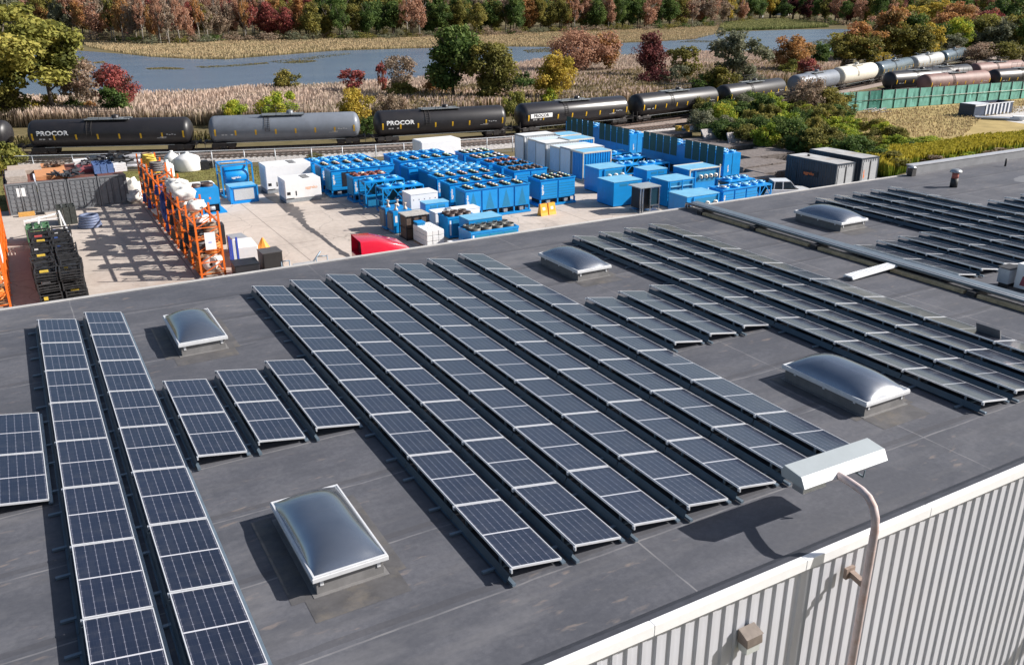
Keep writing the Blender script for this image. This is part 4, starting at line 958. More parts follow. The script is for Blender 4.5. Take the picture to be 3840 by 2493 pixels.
# (bay, level, colour)
rs=random.Random(5)
for bay in range(9):
    for L_ in range(3):
        for side in (0,1):
            c=rs.choice([0,0,4,5,1,2,3,4] if bay>2 else [0,4,3,5,6,0]); 
            load(4.66+side*.72, 29.5+2.833*(bay+.5)+rs.uniform(-.5,.5), GZ+(.30,1.40,2.50)[L_], c, '%s on %s shelf, long rack, %s bay from the roof, %s side'%(names[c],lv[L_],ORD[bay] if bay<7 else ['eighth','ninth'][bay-7],['left','right'][side]),.95)
for i,(y,c,s) in enumerate([(53.6,1,1.0),(52.2,1,.9),(49.5,0,1.0),(41.9,3,.9),(39.9,3,1.25),(38.2,3,1.35),(36.6,3,1.2),(33.0,3,1.0),(54.6,4,1.0)]):
    load(5.05,y,GZ+3.6,c,'%s on top of the long rack, %s'%(names[c],['far end','second from the far end','beside the yellow coils','small one behind the three big bags','farthest of the three big bags','middle one of the three big bags','nearest of the three big bags','alone over the near bays','beyond the yellow coils'][i]),s)
for bay in range(6):
    for L_ in range(3):
        c=rs.choice([6,6,0,4,3]); load(-7.0,29.3+2.78*(bay+.5),GZ+(.30,1.40,2.50)[L_],c,'%s on %s shelf, left edge rack, %s bay from the roof'%(names[c],lv[L_],ORD[bay]),.8)
t=empty('rack_notice_board',(-6.33,31.0,GZ+2.5),0,'white notice board hung on the left edge rack','sign'); MB().box(-.02,.02,-.7,.7,0,1.1).build('board',INK,t)
t=empty('rack_notice_board',(5.0,29.40,GZ+1.9),0,'white notice board on the near end of the long rack','sign'); MB().box(-.25,.4,-.02,.02,0,1.1).build('board',INK,t); MB().box(-.05,.15,-.025,-.021,.42,.5).build('mark',pm('faint_blue',(.3,.35,.7)),t)
t=empty('hanging_blue_tarp',(4.1,41.2,GZ+1.2),0,'dark blue tarpaulin hanging down the left side of the long rack','tarpaulin'); blob('tarp',LC[2],t,(0,0,0),(.18,.6,2.2),8)
t=empty('white_hose_reel',(5.0,30.1,GZ+.3),0,'white hose reel in the near end of the long rack','hose reel'); MB().lathe([(.12,-.3),(.42,-.3),(.46,-.2),(.46,.2),(.42,.3),(.12,.3),(.12,-.3)],(0,0,.5),20,'y').build('reel',LC[3],t)
# goods on the ground right of the rack
def ground_box(x,y,sx,sy,h,m_,label,name='equipment_case',lid=None):
    t=empty(name,(x,y,GZ),random.uniform(-.08,.08),label,'case'); bevel(MB().box(0,sx,0,sy,.05,h).build('case',m_,t),.04)
    MB().box(.05,sx-.05,.05,sy-.05,0,.05).build('feet',DARK,t)
    if lid: MB().box(-.02,sx+.02,-.02,sy+.02,h,h+.05).build('lid',lid,t)
    return t
ground_box(6.0,27.5,1.5,1.5,1.1,pm('case_black',(.025,.025,.03),.5),'black case on a grey crate at the foot of the long rack',lid=DARK)
ground_box(7.9,28.0,1.25,1.3,1.5,pm('case_black2',(.03,.028,.028),.45),'large black appliance standing by the roof edge right of the rack',lid=pm('case_lid',(.08,.075,.075),.5))
ground_box(7.0,31.0,1.3,2.4,1.35,WHITE,'white cabinet between the blue beams and the black appliance')
ground_box(7.3,33.8,1.1,1.6,1.2,pm('case_silver',(.42,.43,.45),.4,.3),'silver grey cased unit behind the white cabinet')
ground_box(6.5,37.3,1.0,1.0,1.5,pm('case_black',(.03,.03,.03)),'black box with a white label beside the middle of the long rack')
ground_box(6.4,39.2,1.3,1.3,1.3,pm('case_silver',(.42,.43,.45)),'grey mesh topped unit behind the black box')
ground_box(8.2,29.4,.8,.9,1.2,pm('carton',(.55,.38,.22),.8),'tan carton beside the black appliance','carton')
t=empty('blue_beam_bundle',(6.3,29.6,GZ),0,'upright blue rack beams beside the near end of the long rack','beams'); MB().box(0,.12,0,.12,0,2.3).box(.35,.47,.0,.12,0,2.4).box(.05,.17,.8,.92,0,2.3).build('beams',pm('beam_blue',(.04,.08,.45),.5),t); MB().box(.14,.33,.02,.1,.2,2.2).build('strip',pm('tag_white',(.7,.7,.7)),t)
t=empty('orange_tarp_cone',(8.9,32.0,GZ),0,'pointed orange tarpaulin cover on the concrete','tarpaulin'); MB().lathe([(.75,0),(.62,.5),(.3,1.1),(.05,1.55),(0,1.56)],n=9,smooth=False).build('cover',pm('tarp_orange',(.75,.28,.03),.6),t)
t=empty('hose_heap',(7.4,26.0,GZ),0,'heap of pale grey hoses at the roof edge','hoses')
for k in range(4): MB().tube([(.7*math.cos(a)*(1+.1*k)+.3*k,.5*math.sin(a),.15+k*.12) for a in np.linspace(0,6.283,18)],.07,6,False).build('hose',pm('hose_pale',(.45,.47,.5),.5),t)
# white poly tanks on the grass
TK=pm('poly_tank',(.80,.79,.77),.5,0,.04,2)
def ptank(u,v,r,h,label,lay=False):
    p=gp(u,v); t=empty('water_tank',p,0,label,'water tank')
    MB().lathe([(0,0),(r*.95,.02),(r,.15),(r,h*.68),(r*.9,h*.8),(r*.3,h*.97),(.18,h),(.18,h+.12),(0,h+.13)],n=24).build('tank',TK,t); MB().lathe([(0,h+.14),(.2,h+.14),(.2,h+.08)],n=12).build('lid',TK,t)
ptank(632,664,.62,1.55,'small white plastic tank, nearest of the three on the grass'); ptank(651,640,.75,1.9,'tall white plastic tank, middle one of the three on the grass'); ptank(708,640,1.25,1.8,'wide white plastic tank with conical top on the grass')
junk('dark_case','sheets',*gp(757,636).xy,GZ,(.7,.5,.9),DARK,'dark box on the grass right of the wide white tank','box'); junk('dark_case_small','blob',*gp(797,628).xy,GZ,(.5,.4,.7),DARK,'small dark covered object on the grass','cover')
junk('white_bag_pile','blob',*gp(505,760).xy,GZ,(.8,.7,1.1),LC[3],'white bag on a pallet left of the long rack','bag'); junk('white_bag_upper','blob',*gp(500,735).xy,GZ,(.8,.7,1.6),LC[3],'white wrapped load beside the fourth container','bag',7)
t=empty('white_truck_body',(31.5,56.6,GZ),0,'white box lorry body showing behind the middle chillers','lorry body'); bevel(MB().box(0,4.6,0,2.3,.9,2.9).build('body',WHITE,t),.15); MB().box(.2,4.4,.3,2.0,.4,.9).build('chassis',DARK,t)
for x in (.9,3.7):
    for y in (.1,2.2): wheel(t,(x,y,.45),.45,.25)
# ================================================================= ground, water, railway
def ground_mat():
    m,n,p,_=newmat('ground_soil'); v=coords(n)
    a=noise(n,v,.035,6,.6); b_=noise(n,v,.6,5,.7); c=noise(n,v,.012,3)
    col=ramp(n,a,[(.3,(.085,.075,.035)),(.5,(.15,.12,.06)),(.7,(.20,.155,.085))])
    col=mix(n,.45,col,ramp(n,b_,[(.3,(.05,.055,.02)),(.7,(.21,.17,.10))]))
    n.links.new(col,p.inputs['Base Color']); p.inputs['Roughness'].default_value=.95; p.inputs['Specular IOR Level'].default_value=.1; return m
def flat(name,pts,z,m,kind='structure'):
    o=MB().add([(p[0],p[1],z) for p in pts],[tuple(range(len(pts)))]).build(name,m); return tag(o,kind=kind)
flat('ground',[(-3000,-1500),(4000,-1500),(4000,5000),(-3000,5000)],GZ-.02,ground_mat())
def concrete_mat():
    m,n,p,_=newmat('yard_concrete'); v=coords(n); sx=n.nodes.new('ShaderNodeSeparateXYZ'); n.links.new(v,sx.inputs[0])
    col=ramp(n,noise(n,v,.16,6,.6),[(.3,(.40,.345,.30)),(.7,(.56,.49,.435))])
    col=mix(n,.4,col,ramp(n,noise(n,v,2.4,6,.75),[(.3,(.34,.29,.25)),(.7,(.60,.53,.47))]))
    # tracked oil and tyre marks
    col=mix(n,math_(n,'MULTIPLY',ramp(n,noise(n,coords(n,'Object',(1,.16,1)),.5,5,.65),[(.54,(0,0,0)),(.72,(1,1,1))]),.4),col,(.16,.145,.135))
    vo=n.nodes.new('ShaderNodeTexVoronoi'); vo.feature='DISTANCE_TO_EDGE'; vo.inputs['Scale'].default_value=.16
    ds=n.nodes.new('ShaderNodeVectorMath'); ds.operation='ADD'; nz=n.nodes.new('ShaderNodeTexNoise'); nz.inputs['Scale'].default_value=.7; n.links.new(v,nz.inputs[0]); n.links.new(v,ds.inputs[0]); n.links.new(nz.outputs['Color'],ds.inputs[1]); n.links.new(ds.outputs[0],vo.inputs[0])
    col=mix(n,math_(n,'MULTIPLY',math_(n,'LESS_THAN',vo.outputs['Distance'],.005),.3),col,(.10,.09,.08))
    def ln(s,pitch,off,w_): return math_(n,'LESS_THAN',math_(n,'MULTIPLY',math_(n,'FRACT',math_(n,'DIVIDE',math_(n,'ADD',s,off),pitch)),pitch),w_)
    col=mix(n,math_(n,'MULTIPLY',math_(n,'MAXIMUM',ln(sx.outputs[0],7.5,101,.07),ln(sx.outputs[1],9,100,.07)),.6),col,(.12,.105,.095))
    # iron red wash near the roof side of the left yard
    g=math_(n,'MULTIPLY',math_(n,'LESS_THAN',sx.outputs[0],7.0),ramp(n,noise(n,v,.22,5,.6),[(.42,(0,0,0)),(.62,(1,1,1))]))
    yr=n.nodes.new('ShaderNodeMapRange'); yr.inputs[1].default_value=36; yr.inputs[2].default_value=28; n.links.new(sx.outputs[1],yr.inputs[0])
    col=mix(n,math_(n,'MULTIPLY',math_(n,'MULTIPLY',g,yr.outputs[0]),.55),col,(.26,.14,.09))
    n.links.new(col,p.inputs['Base Color']); p.inputs['Roughness'].default_value=.85; p.inputs['Specular IOR Level'].default_value=.25
    bp=n.nodes.new('ShaderNodeBump'); bp.inputs['Strength'].default_value=.2; bp.inputs['Distance'].default_value=.03; n.links.new(noise(n,v,3,5),bp.inputs['Height']); n.links.new(bp.outputs[0],p.inputs['Normal']); return m
flat('yard_concrete',[(-60,2.5),(72,2.5),(72,24),(62,40),(56,62),(40,58),(26,58.5),(18,57.5),(-12,57.5),(-60,60)],GZ+.01,concrete_mat())
wet=pm('wet_stain',(.09,.078,.074),.45,0,.3,2)
cl=[gp(*q) for q in [(1048,735),(1075,765),(1110,800),(1150,850),(1200,885),(1250,925),(1310,965),(1370,1000)]]; wd=[.9,.7,1.3,.45,.5,.28,.5,.2]
vs=[];fs=[]
pp=along([(p.x,p.y) for p in cl],.35)
for i,p in enumerate(pp):
    t_=i/(len(pp)-1)*(len(cl)-1); k=min(int(t_),len(cl)-2); w_=(wd[k]*(1-t_+k)+wd[k+1]*(t_-k))*random.uniform(.55,1.25)*.55
    d=(pp[min(i+1,len(pp)-1)]-pp[max(i-1,0)]).normalized(); q=Vector((-d.y,d.x,0))
    vs+=[(*(p+q*w_*random.uniform(.7,1.2)).xy,GZ+.016),(*(p-q*w_*random.uniform(.7,1.2)).xy,GZ+.016)]
for i in range(len(pp)-1): fs.append((2*i,2*i+1,2*i+3,2*i+2))
tag(MB().add(vs,fs).build('wet_pavement_stain',wet),kind='structure')
flat('wet_pavement_patch',[tuple(gp(u,v).xy) for u,v in [(985,700),(1060,745),(1100,790),(1075,800),(1040,765),(1000,745),(978,722)]],GZ+.0135,wet)
GR_=pm('grass_short',(.16,.15,.05),.95,0,.4,.5,spec=.1,dirt=(.26,.20,.10),dirtamt=.7)
flat('grass_strip',[(-60,60),(-12,57.6),(18,57.6),(26,58.6),(40,58.1),(40,61),(22,65.5),(0,73.3),(-20,80),(-60,96)],GZ+.002,GR_)
flat('dry_field',[tuple(gp(u,v).xy) for u,v in [(3050,440),(3300,395),(3900,355),(4200,340),(4200,560),(3840,570),(3500,570),(3280,545),(3100,500)]],GZ+.002,pm('dry_grass',(.38,.29,.13),.95,0,.25,.35,spec=.1,dirt=(.2,.17,.06),dirtamt=.5))
flat('gravel_pad',[tuple(gp(u,v).xy) for u,v in [(3700,405),(3900,395),(4200,380),(4200,490),(3840,465),(3690,440)]],GZ+.006,pm('pad_gravel',(.50,.48,.46),.9,0,.15,1))
# railway
MAIN=[(-90,128),(-60,112),(-20,95),(5,82.8),(23,76.2),(41,71.6),(60,70.8),(78.5,73.2),(98.5,78.4),(120,86.3),(137,91.5),(160,100),(183,108.5),(206,117),(240,131),(300,160)]
SIDE=[(-90,123),(-60,107),(-22,90),(2,78.6),(21,71.8),(40,67.2),(60,66.4),(80,67.4),(104,71),(125,73.6),(145,74.2),(170,73.5),(230,68)]
THIRD=[(104,76),(125,78.3),(145,79),(170,79),(230,78)]; FOURTH=[(120,80.5),(140,84.2),(165,86),(200,89),(250,93)]
bal=pm('ballast',(.46,.43,.41),.95,0,.45,4,dirt=(.14,.10,.085),dirtamt=.6,bump=.6); balm=pm('ballast_brown',(.25,.20,.175),.95,0,.45,4,dirt=(.08,.06,.05),dirtamt=.6)
railst=pm('rail_steel',(.16,.11,.09),.5,.5,.2,1); slp=pm('sleeper',(.07,.055,.045),.9,0,.3,2)
def ribbon(pts,offs,step=2.0):
    P=along(pts,step); out=[]
    for i,p in enumerate(P):
        d=(P[min(i+1,len(P)-1)]-P[max(i-1,0)]).normalized(); out.append((p,Vector((-d.y,d.x,0))))
    return out
def track(name,pts,w_,m,z):
    R=ribbon(pts,0); mb=MB(); vs=[]; fs=[]
    for p,q in R: vs+=[(*(p-q*(w_+.8)).xy,GZ+z),(*(p-q*w_*.75).xy,GZ+z+.28),(*(p+q*w_*.75).xy,GZ+z+.28),(*(p+q*(w_+.8)).xy,GZ+z)]
    for i in range(len(R)-1):
        for k in range(3): fs.append((4*i+k,4*i+k+1,4*i+4+k+1,4*i+4+k))
    tag(mb.add(vs,[f[::-1] for f in fs]).build('ballast_bed',m),kind='structure')
    t=MB()
    for s_ in (-.72,.72):
        vs=[];fs=[]
        for p,q in R: a=p+q*s_; vs+=[(*(a-q*.04).xy,GZ+z+.31),(*(a-q*.04).xy,GZ+z+.47),(*(a+q*.04).xy,GZ+z+.47),(*(a+q*.04).xy,GZ+z+.31)]
        for i in range(len(R)-1):
            for k in range(3): fs.append((4*i+k+1,4*i+k,4*i+4+k,4*i+4+k+1))
        t.add(vs,fs)
    tag(t.build('rails',railst),kind='structure')
    R2=ribbon(pts,0,.62); t=MB()
    for p,q in R2:
        a=p-q*1.3; b2=p+q*1.3; t.bar((*a.xy,GZ+z+.28),(*b2.xy,GZ+z+.28),.22,.10)
    tag(t.build('sleepers',slp),kind='structure')
track('main',MAIN,1.9,balm,.0); track('side',SIDE,1.9,bal,.02); track('t3',THIRD,1.5,balm,.01); track('t4',FOURTH,1.5,balm,.015)
# gravel service road at right, beyond the green fence
R=ribbon([(50,64),(70,67),(90,73.8),(119,80.5),(135,86)],0); vs=[];fs=[]
for p,q in R: vs+=[(*(p-q*1.4).xy,GZ+.34),(*(p+q*1.4).xy,GZ+.34)]
for i in range(len(R)-1): fs.append((2*i,2*i+2,2*i+3,2*i+1))
# ---- tank cars
BLK=pm('tank_black',(.020,.019,.022),.42,0,.15,.7,spec=.5,dirt=(.06,.05,.045),dirtamt=.4); BLK2=pm('tank_black_glossy',(.022,.021,.025),.28,0,.1,.7,spec=.6)
GRY=pm('tank_grey',(.17,.19,.225),.42,.05,.12,.6,dirt=(.10,.10,.11),dirtamt=.5); LGR=pm('tank_pale_grey',(.36,.37,.37),.5,0,.12,.6,dirt=(.24,.22,.2),dirtamt=.4)
CRM=pm('tank_cream',(.70,.66,.57),.45,0,.08,.5,dirt=(.45,.38,.3),dirtamt=.4); RST=pm('tank_rust',(.19,.10,.085),.6,0,.3,.6,dirt=(.28,.2,.18),dirtamt=.6); STE=pm('tank_steel',(.13,.17,.20),.25,.3,.15,.6)
YEL=pm('reflector_yellow',(.65,.38,.01),.45,0,.05); UND=pm('underframe',(.03,.026,.025),.7,0,.3,3); WLK=pm('walkway',(.25,.27,.28),.5,.4,.2,4)
BOG=MB()
for y in (-.95,.95):
    BOG.box(-1.25,1.25,y-.08,y+.08,.38,.72).box(-.35,.35,y-.12,y+.12,.25,.85)
BOG.box(-.3,.3,-1.0,1.0,.45,.8); BOGM=BOG.mesh('bogie',UND)
WHL=MB()
for y in (-.76,.76): WHL.lathe([(0,-.06),(.42,-.06),(.46,-.03),(.46,.03),(.42,.06),(0,.06)],(0,y,.42),18,'y')
WHL.tube([(0,-.8,.42),(0,.8,.42)],.07,8); WHLM=WHL.mesh('wheelset',pm('wheel_steel',(.05,.04,.037),.5,.4))
def wrap(me,R,zc,side=-1):
    for v in me.vertices:
        x,y,z=v.co; a=(y)/R; rr2=R+.012+z; v.co=(x,side*rr2*math.cos(a),zc+rr2*math.sin(a))
def tank_car(p,q,m,label,text=None,panel=None,marks=True,detail=True,endm=None,grp_='tank wagons coupled in a long train',rad=1.5,tcol=None,h0=.47,deck=WLK):
    p=Vector((*p[:2],0)); q=Vector((*q[:2],0)); L=(q-p).length; c=(p+q)/2; rz=math.atan2(q.y-p.y,q.x-p.x)
    t=empty('tank_wagon',(c.x,c.y,GZ+h0),rz,label,'tank wagon',grp_); R=rad; zc=.72+R; H=L/2
    prof=[(0,-H),(R*.35,-H+.05),(R*.62,-H+.16),(R*.84,-H+.34),(R*.96,-H+.55),(R,-H+.8)]
    prof2=[(r_,-h) for r_,h in prof[::-1]]
    rings=[(R,0.0)]
    MB().lathe(prof+rings+prof2,(0,0,zc),36,'x').build('tank',m,t)
    u=MB(); 
    for s_ in (-1,1): u.box(min(s_*(H-2.2),s_*(H+.55)),max(s_*(H-2.2),s_*(H+.55)),-.35,.35,.75,1.0).box(min(s_*(H+.35),s_*(H+.55)),max(s_*(H+.35),s_*(H+.55)),-1.35,1.35,.78,.98).box(min(s_*(H+.55),s_*(H+.95)),max(s_*(H+.55),s_*(H+.95)),-.12,.12,.68,.92)
    u.bar((-H-.4,-1.4,.8),(-H+2.4,-1.4,.8),.07).bar((H+.4,-1.4,.8),(H-2.4,-1.4,.8),.07)
    for s_ in (-1,1):
        for x in (.45,-1.6): u.bar((s_*(H+x),-1.38,.3),(s_*(H+x),-1.38,1.6 if x>0 else .8),.05)
    u.box(-H-.5,H+.5,-.18,.18,.70,.78); u.build('underframe',UND,t)
    if detail: u=MB().bar((-H+1.9,-1.42,.86),(H-1.9,-1.42,.86),.05); u.build('side_sill_pipe',WLK,t)
    for s_ in (-1,1):
        b_=link('bogie',BOGM,t,(s_*(H-1.5),0,0))
        for x in (-.88,.88): link('wheelset',WHLM,b_,(x,0,0))
    zt_=zc+R
    MB().lathe([(0,.42),(.18,.42),(.38,.34),(.38,-.05)],(.6,0,zt_),18).build('dome',m if m is not CRM else CRM,t)
    w_=MB().box(-2.6,2.2,-.95,-.35,zt_-.05,zt_+.02).box(-2.6,2.2,.35,.95,zt_-.05,zt_+.02).box(-.2,1.4,-.35,.35,zt_+.0,zt_+.04); w_.build('walkway',deck,t)
    g=MB()
    for y in (-.95,.95):
        for x in (-2.5,-.9,.7,2.2): g.tube([(x,y,zt_-.1),(x,y,zt_+.85)],.022,5)
        g.tube([(-2.5,y,zt_+.85),(2.2,y,zt_+.85)],.022,5).tube([(-2.5,y,zt_+.45),(2.2,y,zt_+.45)],.018,5)
    g.build('guard_rail',UND,t)
    g=MB()
    for x in (-2.25,-1.75): g.tube([(x,-R*math.sin(a)-.05*1,zc+R*math.cos(a)+.05) for a in np.linspace(.35,1.75,9)],.025,5)
    for a in np.linspace(.45,1.7,9): g.bar((-2.25,-(R+.05)*math.sin(a),zc+(R+.05)*math.cos(a)),(-1.75,-(R+.05)*math.sin(a),zc+(R+.05)*math.cos(a)),.03)
    g.build('ladder',UND,t)
    if marks:
        g=MB()
        def patch(x,w2,a0,a1,mb): 
            n=4; vs=[]
            for i in range(n+1):
                a=a0+(a1-a0)*i/n; vs+=[(x-w2,-(R+.02)*math.cos(a),zc+(R+.02)*math.sin(a)),(x+w2,-(R+.02)*math.cos(a),zc+(R+.02)*math.sin(a))]
            mb.add(vs,[(2*i,2*i+1,2*i+3,2*i+2) for i in range(n)])
        for i,x in enumerate(np.linspace(-H+.8,H-.8,8)): patch(x,.09,-.38,.0 if 0<i<7 else .12,g)
        g.build('reflectors',YEL,t)
        g=MB()
        for x in (-H+1.6,-H+1.95,-H+2.6): patch(x,.13,-.36,-.26,g)
        for k in range(4): patch(H-1.7-.28*k,.10,-.18+.03*(k%2),-.12+.03*(k%2),g)
        patch(H-3.2,.5,-.42,-.38,g); patch(H-3.0,.35,-.34,-.30,g); g.build('stencil_lines',pm('stencil',(.5,.5,.5),.6),t)
    if panel: g=MB(); patch(-H+2.75,1.65,-.18,.17,g); g.build('name_panel',INK,t)
    if text:
        me=text_mesh(text,1.02,.004); me.materials.append(tcol or INK)
        xs=[v.co.x for v in me.vertices]; w0=max(xs)-min(xs); sc=3.35/w0
        for v in me.vertices: v.co.x=v.co.x*sc; v.co.y*=.66 ; v.co.y-=.05
        wrap(me,R,zc); link('lettering',me,t,(-H+1.25,-.0,0))
    return t
cars=[((118,498),(723,496),BLK,'black tank wagon with white lettering, first whole one at the left','PROCOR'),
 ((781,490),(1349,470),GRY,'grey tank wagon, second whole one from the left',None),
 ((1404,470),(1904,445),BLK,'black tank wagon with white lettering behind the middle chillers','PROCOR'),
 ((1942,441),(2350,399),BLK2,'glossy black tank wagon with a white name panel behind the tall blue coolers','PROCOR'),
 ((2370,399),(2681,366),BLK,'black tank wagon with yellow markings, fifth whole one from the left',None),
 ((2690,357),(2945,328),BLK,'black tank wagon with pale walkway, sixth whole one from the left',None)]
xy=[]
def P2(u,v): g=gp(u,v,GZ+2.7); return (g.x,g.y)
Pts=[((-3.1,85.6),(13.2,78.9)),((14.8,78.4),(31.2,73.6)),((32.7,73.1),(49.1,70.6)),((50.9,70.6),(68.3,71.6)),((69.9,71.9),(87.1,74.9)),((89.0,75.4),(106.2,80.2))]
for (a,b_,m,lab,tx),(p,q) in zip(cars,Pts):
    t=tank_car(p,q,m,lab,tx if m is not BLK2 else None,panel=(m is BLK2))
    if m is BLK2:
        me=text_mesh('PROCOR',1.0,.004); me.materials.append(DARK); xs=[v.co.x for v in me.vertices]; sc=2.3/(max(xs)-min(xs))
        for v in me.vertices: v.co.x*=sc; v.co.y=v.co.y*.5-.15; v.co.z+=.015
        H=math.dist(p,q)/2; wrap(me,1.5,2.22); link('lettering',me,t,(-H+1.55,0,0))
tank_car((-19.6,94.6),(-4.9,86.6),BLK,'black tank wagon with bright domed end, cut off by the left edge',None)
o=MB().lathe([(0,-.01),(.9,.12),(1.3,.4),(1.42,.7)],(0,0,0),24,'x')
tank_car((111.5,82.3),(127.2,87.6),GRY,'grey tank wagon partly hidden by the dark red tree',None,marks=False)
tank_car((128.8,88.4),(145.2,94.0),CRM,'cream white tank wagon with railed walkway',None,marks=False,rad=1.6,deck=CRM)
tank_car((147.5,94.9),(166.8,102.2),STE,'shiny blue grey tank wagon just beyond the cream one',None)
tank_car((169.2,103.0),(189.0,110.6),LGR,'pale grey tank wagon, second from the far end of the train',None)
tank_car((191.2,111.5),(211.5,119.8),STE,'farthest tank wagon of the long train',None)
G2='tank wagons standing on the sidings behind the green fence'
tank_car((130.4,78.6),(148,79.1),BLK,'black tank wagon end with yellow mark behind the green fence',None,grp_=G2)
tank_car((133.6,74.0),(151.6,74.2),RST,'rusty brown tank wagon just behind the green fence',None,grp_=G2,h0=.2)
tank_car((153.4,74.2),(172,73.6),BLK,'dark grey tank wagon at the right edge behind the green fence',None,grp_=G2,h0=.2)
tank_car((146.5,84.6),(163.8,86),BLK,'low dark tank wagon between the train and the rusty wagon',None,marks=False,grp_=G2,h0=.1)
tank_car((165.8,86.2),(184,87.7),RST,'rusty tank wagon with its top seen beyond the nearer rusty one',None,marks=False,grp_=G2,h0=.1)
tank_car((186,87.9),(204,89.5),BLK,'dark tank wagon end far back on the siding',None,marks=False,grp_=G2,h0=.1)
tank_car((206,89.8),(226,91),RST,'brown tank wagon at the right edge far back on the siding',None,marks=False,grp_=G2,h0=.1)
# ---- rail fence along the yard
FP=[(-40,92.5),(-20,82.5),(-1.6,74.4),(10,69.9),(21.8,65.8),(30,63.6),(37.6,62.2),(46,61.2)]
t=empty('rail_fence',(0,0,0),0,'galvanised chain link fence with top rail between the yard and the railway','fence'); FP_=along(FP,.75)
acc=0; posts=[]; last=FP_[0]; pm_=MB()
for p in FP_:
    if (p-last).length>=3.0 or p is FP_[0]:
        posts.append(p); last=p; MB().tube([(p.x,p.y,GZ),(p.x,p.y,GZ+1.85)],.055,8).build('post',pm('fence_galv',(.55,.57,.6),.5,.2),t)
MB().tube([(p.x,p.y,GZ+1.8) for p in FP_],.055,6,False).build('top_rail',pm('fence_galv',(.55,.57,.6),.5,.2),t)
MB().tube([(p.x,p.y,GZ+.2) for p in FP_],.02,5,False).build('bottom_wire',galv,t)
def mesh_mat():
    m,n,p,out=newmat('chain_link'); p.inputs['Base Color'].default_value=(.45,.46,.48,1); p.inputs['Metallic'].default_value=.6; p.inputs['Roughness'].default_value=.4
    tr=n.nodes.new('ShaderNodeBsdfTransparent'); mx=n.nodes.new('ShaderNodeMixShader'); uvn=n.nodes.new('ShaderNodeUVMap'); s_=n.nodes.new('ShaderNodeSeparateXYZ'); n.links.new(uvn.outputs[0],s_.inputs[0])
    def w(a): f=math_(n,'FRACT',a); return math_(n,'LESS_THAN',f,.10)
    k=math_(n,'MAXIMUM',w(math_(n,'MULTIPLY',math_(n,'ADD',s_.outputs[0],s_.outputs[1]),14)),w(math_(n,'MULTIPLY',math_(n,'SUBTRACT',s_.outputs[0],s_.outputs[1]),14)))
    n.links.new(k,mx.inputs[0]); n.links.new(tr.outputs[0],mx.inputs[1]); n.links.new(p.outputs[0],mx.inputs[2]); n.links.new(mx.outputs[0],out.inputs[0]); return m
vs=[];fs=[];us=[];s_=0
for i,p in enumerate(FP_):
    if i: s_+=(p-FP_[i-1]).length
    vs+=[(p.x,p.y,GZ+.05),(p.x,p.y,GZ+1.78)]; us.append(s_)
for i in range(len(FP_)-1): fs.append((2*i,2*i+2,2*i+3,2*i+1))
me=MB().add(vs,fs).mesh('mesh_panel',mesh_mat()); uv=me.uv_layers.new(name='UVMap')
for i in range(len(FP_)-1):
    for k,(a,b_) in enumerate(((us[i],.05),(us[i+1],.05),(us[i+1],1.78),(us[i],1.78))): uv.data[4*i+k].uv=(a,b_)
link('chain_link_mesh',me,t)
# ---- green screened fence
t=empty('green_screen_fence',(100,67.6,GZ),0,'long green fabric screened fence in front of the sidings','fence')
GF=pm('green_screen',(.13,.37,.31),.7,0,.2,.5,dirt=(.22,.46,.40),dirtamt=.5); n_=22; A=Vector((100.5,67.4,0)); B_=Vector((160,62.9,0)); dv=(B_-A)/n_
for i in range(n_+1):
    p=A+dv*i-Vector((100,67.6,0)); MB().tube([(p.x,p.y-.06,0),(p.x,p.y-.06,3.0)],.06,6).build('post',DARK,t)
    if i<n_:
        q=p+dv; vs=[];fs=[]
        for a in range(7):
            for b2 in range(5): s2=a/6; h_=2.85*b2/4; vs.append((p.x+(q.x-p.x)*s2,p.y+(q.y-p.y)*s2+.10*math.sin(s2*3.14)*math.sin(b2/4*3.14)*random.uniform(-.5,1),.05+h_))
        for a in range(6):
            for b2 in range(4): fs.append((a*5+b2,a*5+5+b2,a*5+6+b2,a*5+b2+1))
        m_=GF if i not in (4,) else pm('green_screen_dark',(.02,.16,.13),.7)
        MB().add(vs,fs).build('screen',m_,t)
MB().tube([tuple(A-Vector((100,67.6,0))+Vector((0,-.1,1.55))),tuple(B_-Vector((100,67.6,0))+Vector((0,-.1,1.55)))],.04,5).build('rail',pm('rail_pale',(.45,.43,.38),.6),t)
# ---- waste skip, ramp, scrap in the dry field
a=gp(3600,440); 
t=empty('roll_off_skip',(117.8,53.2,GZ),math.radians(0),'navy and white striped waste skip on the dry grass','skip'); W,D,H=9.2,2.5,1.75
SK=pm('skip_navy',(.035,.055,.10),.5,.1,.2,1); MB().box(0,.1,0,D,.1,H).box(.1,W,0,.1,.1,H).box(.1,W,D-.1,D,.1,H).box(W-.1,W,.1,D-.1,.1,H).box(0,W,0,D,.0,.12).build('body',SK,t)
m=MB()
for i in range(7): m.box(2.6+i*.9,2.95+i*.9,-.08,-.001,.1,H-.1)
m.box(.0,2.4,-.09,-.001,H-.25,H).box(2.4,W,-.09,-.001,H-.12,H); m.build('ribs',pm('skip_white',(.6,.62,.66),.5),t); m=MB()
for i in range(4): m.box(-.06,-.001,.2,D-.2,.3+i*.35,.42+i*.35)
m.build('end_ribs',SK,t); MB().box(.1,3.4,.1,D-.1,H-.3,H+.05).build('white_cover',pm('skip_white',(.6,.62,.66)),t); MB().box(3.5,W-.2,.1,D-.1,.2,H-.35).build('rubble',pm('skip_rubble',(.16,.10,.07),.9,0,.4,2),t)
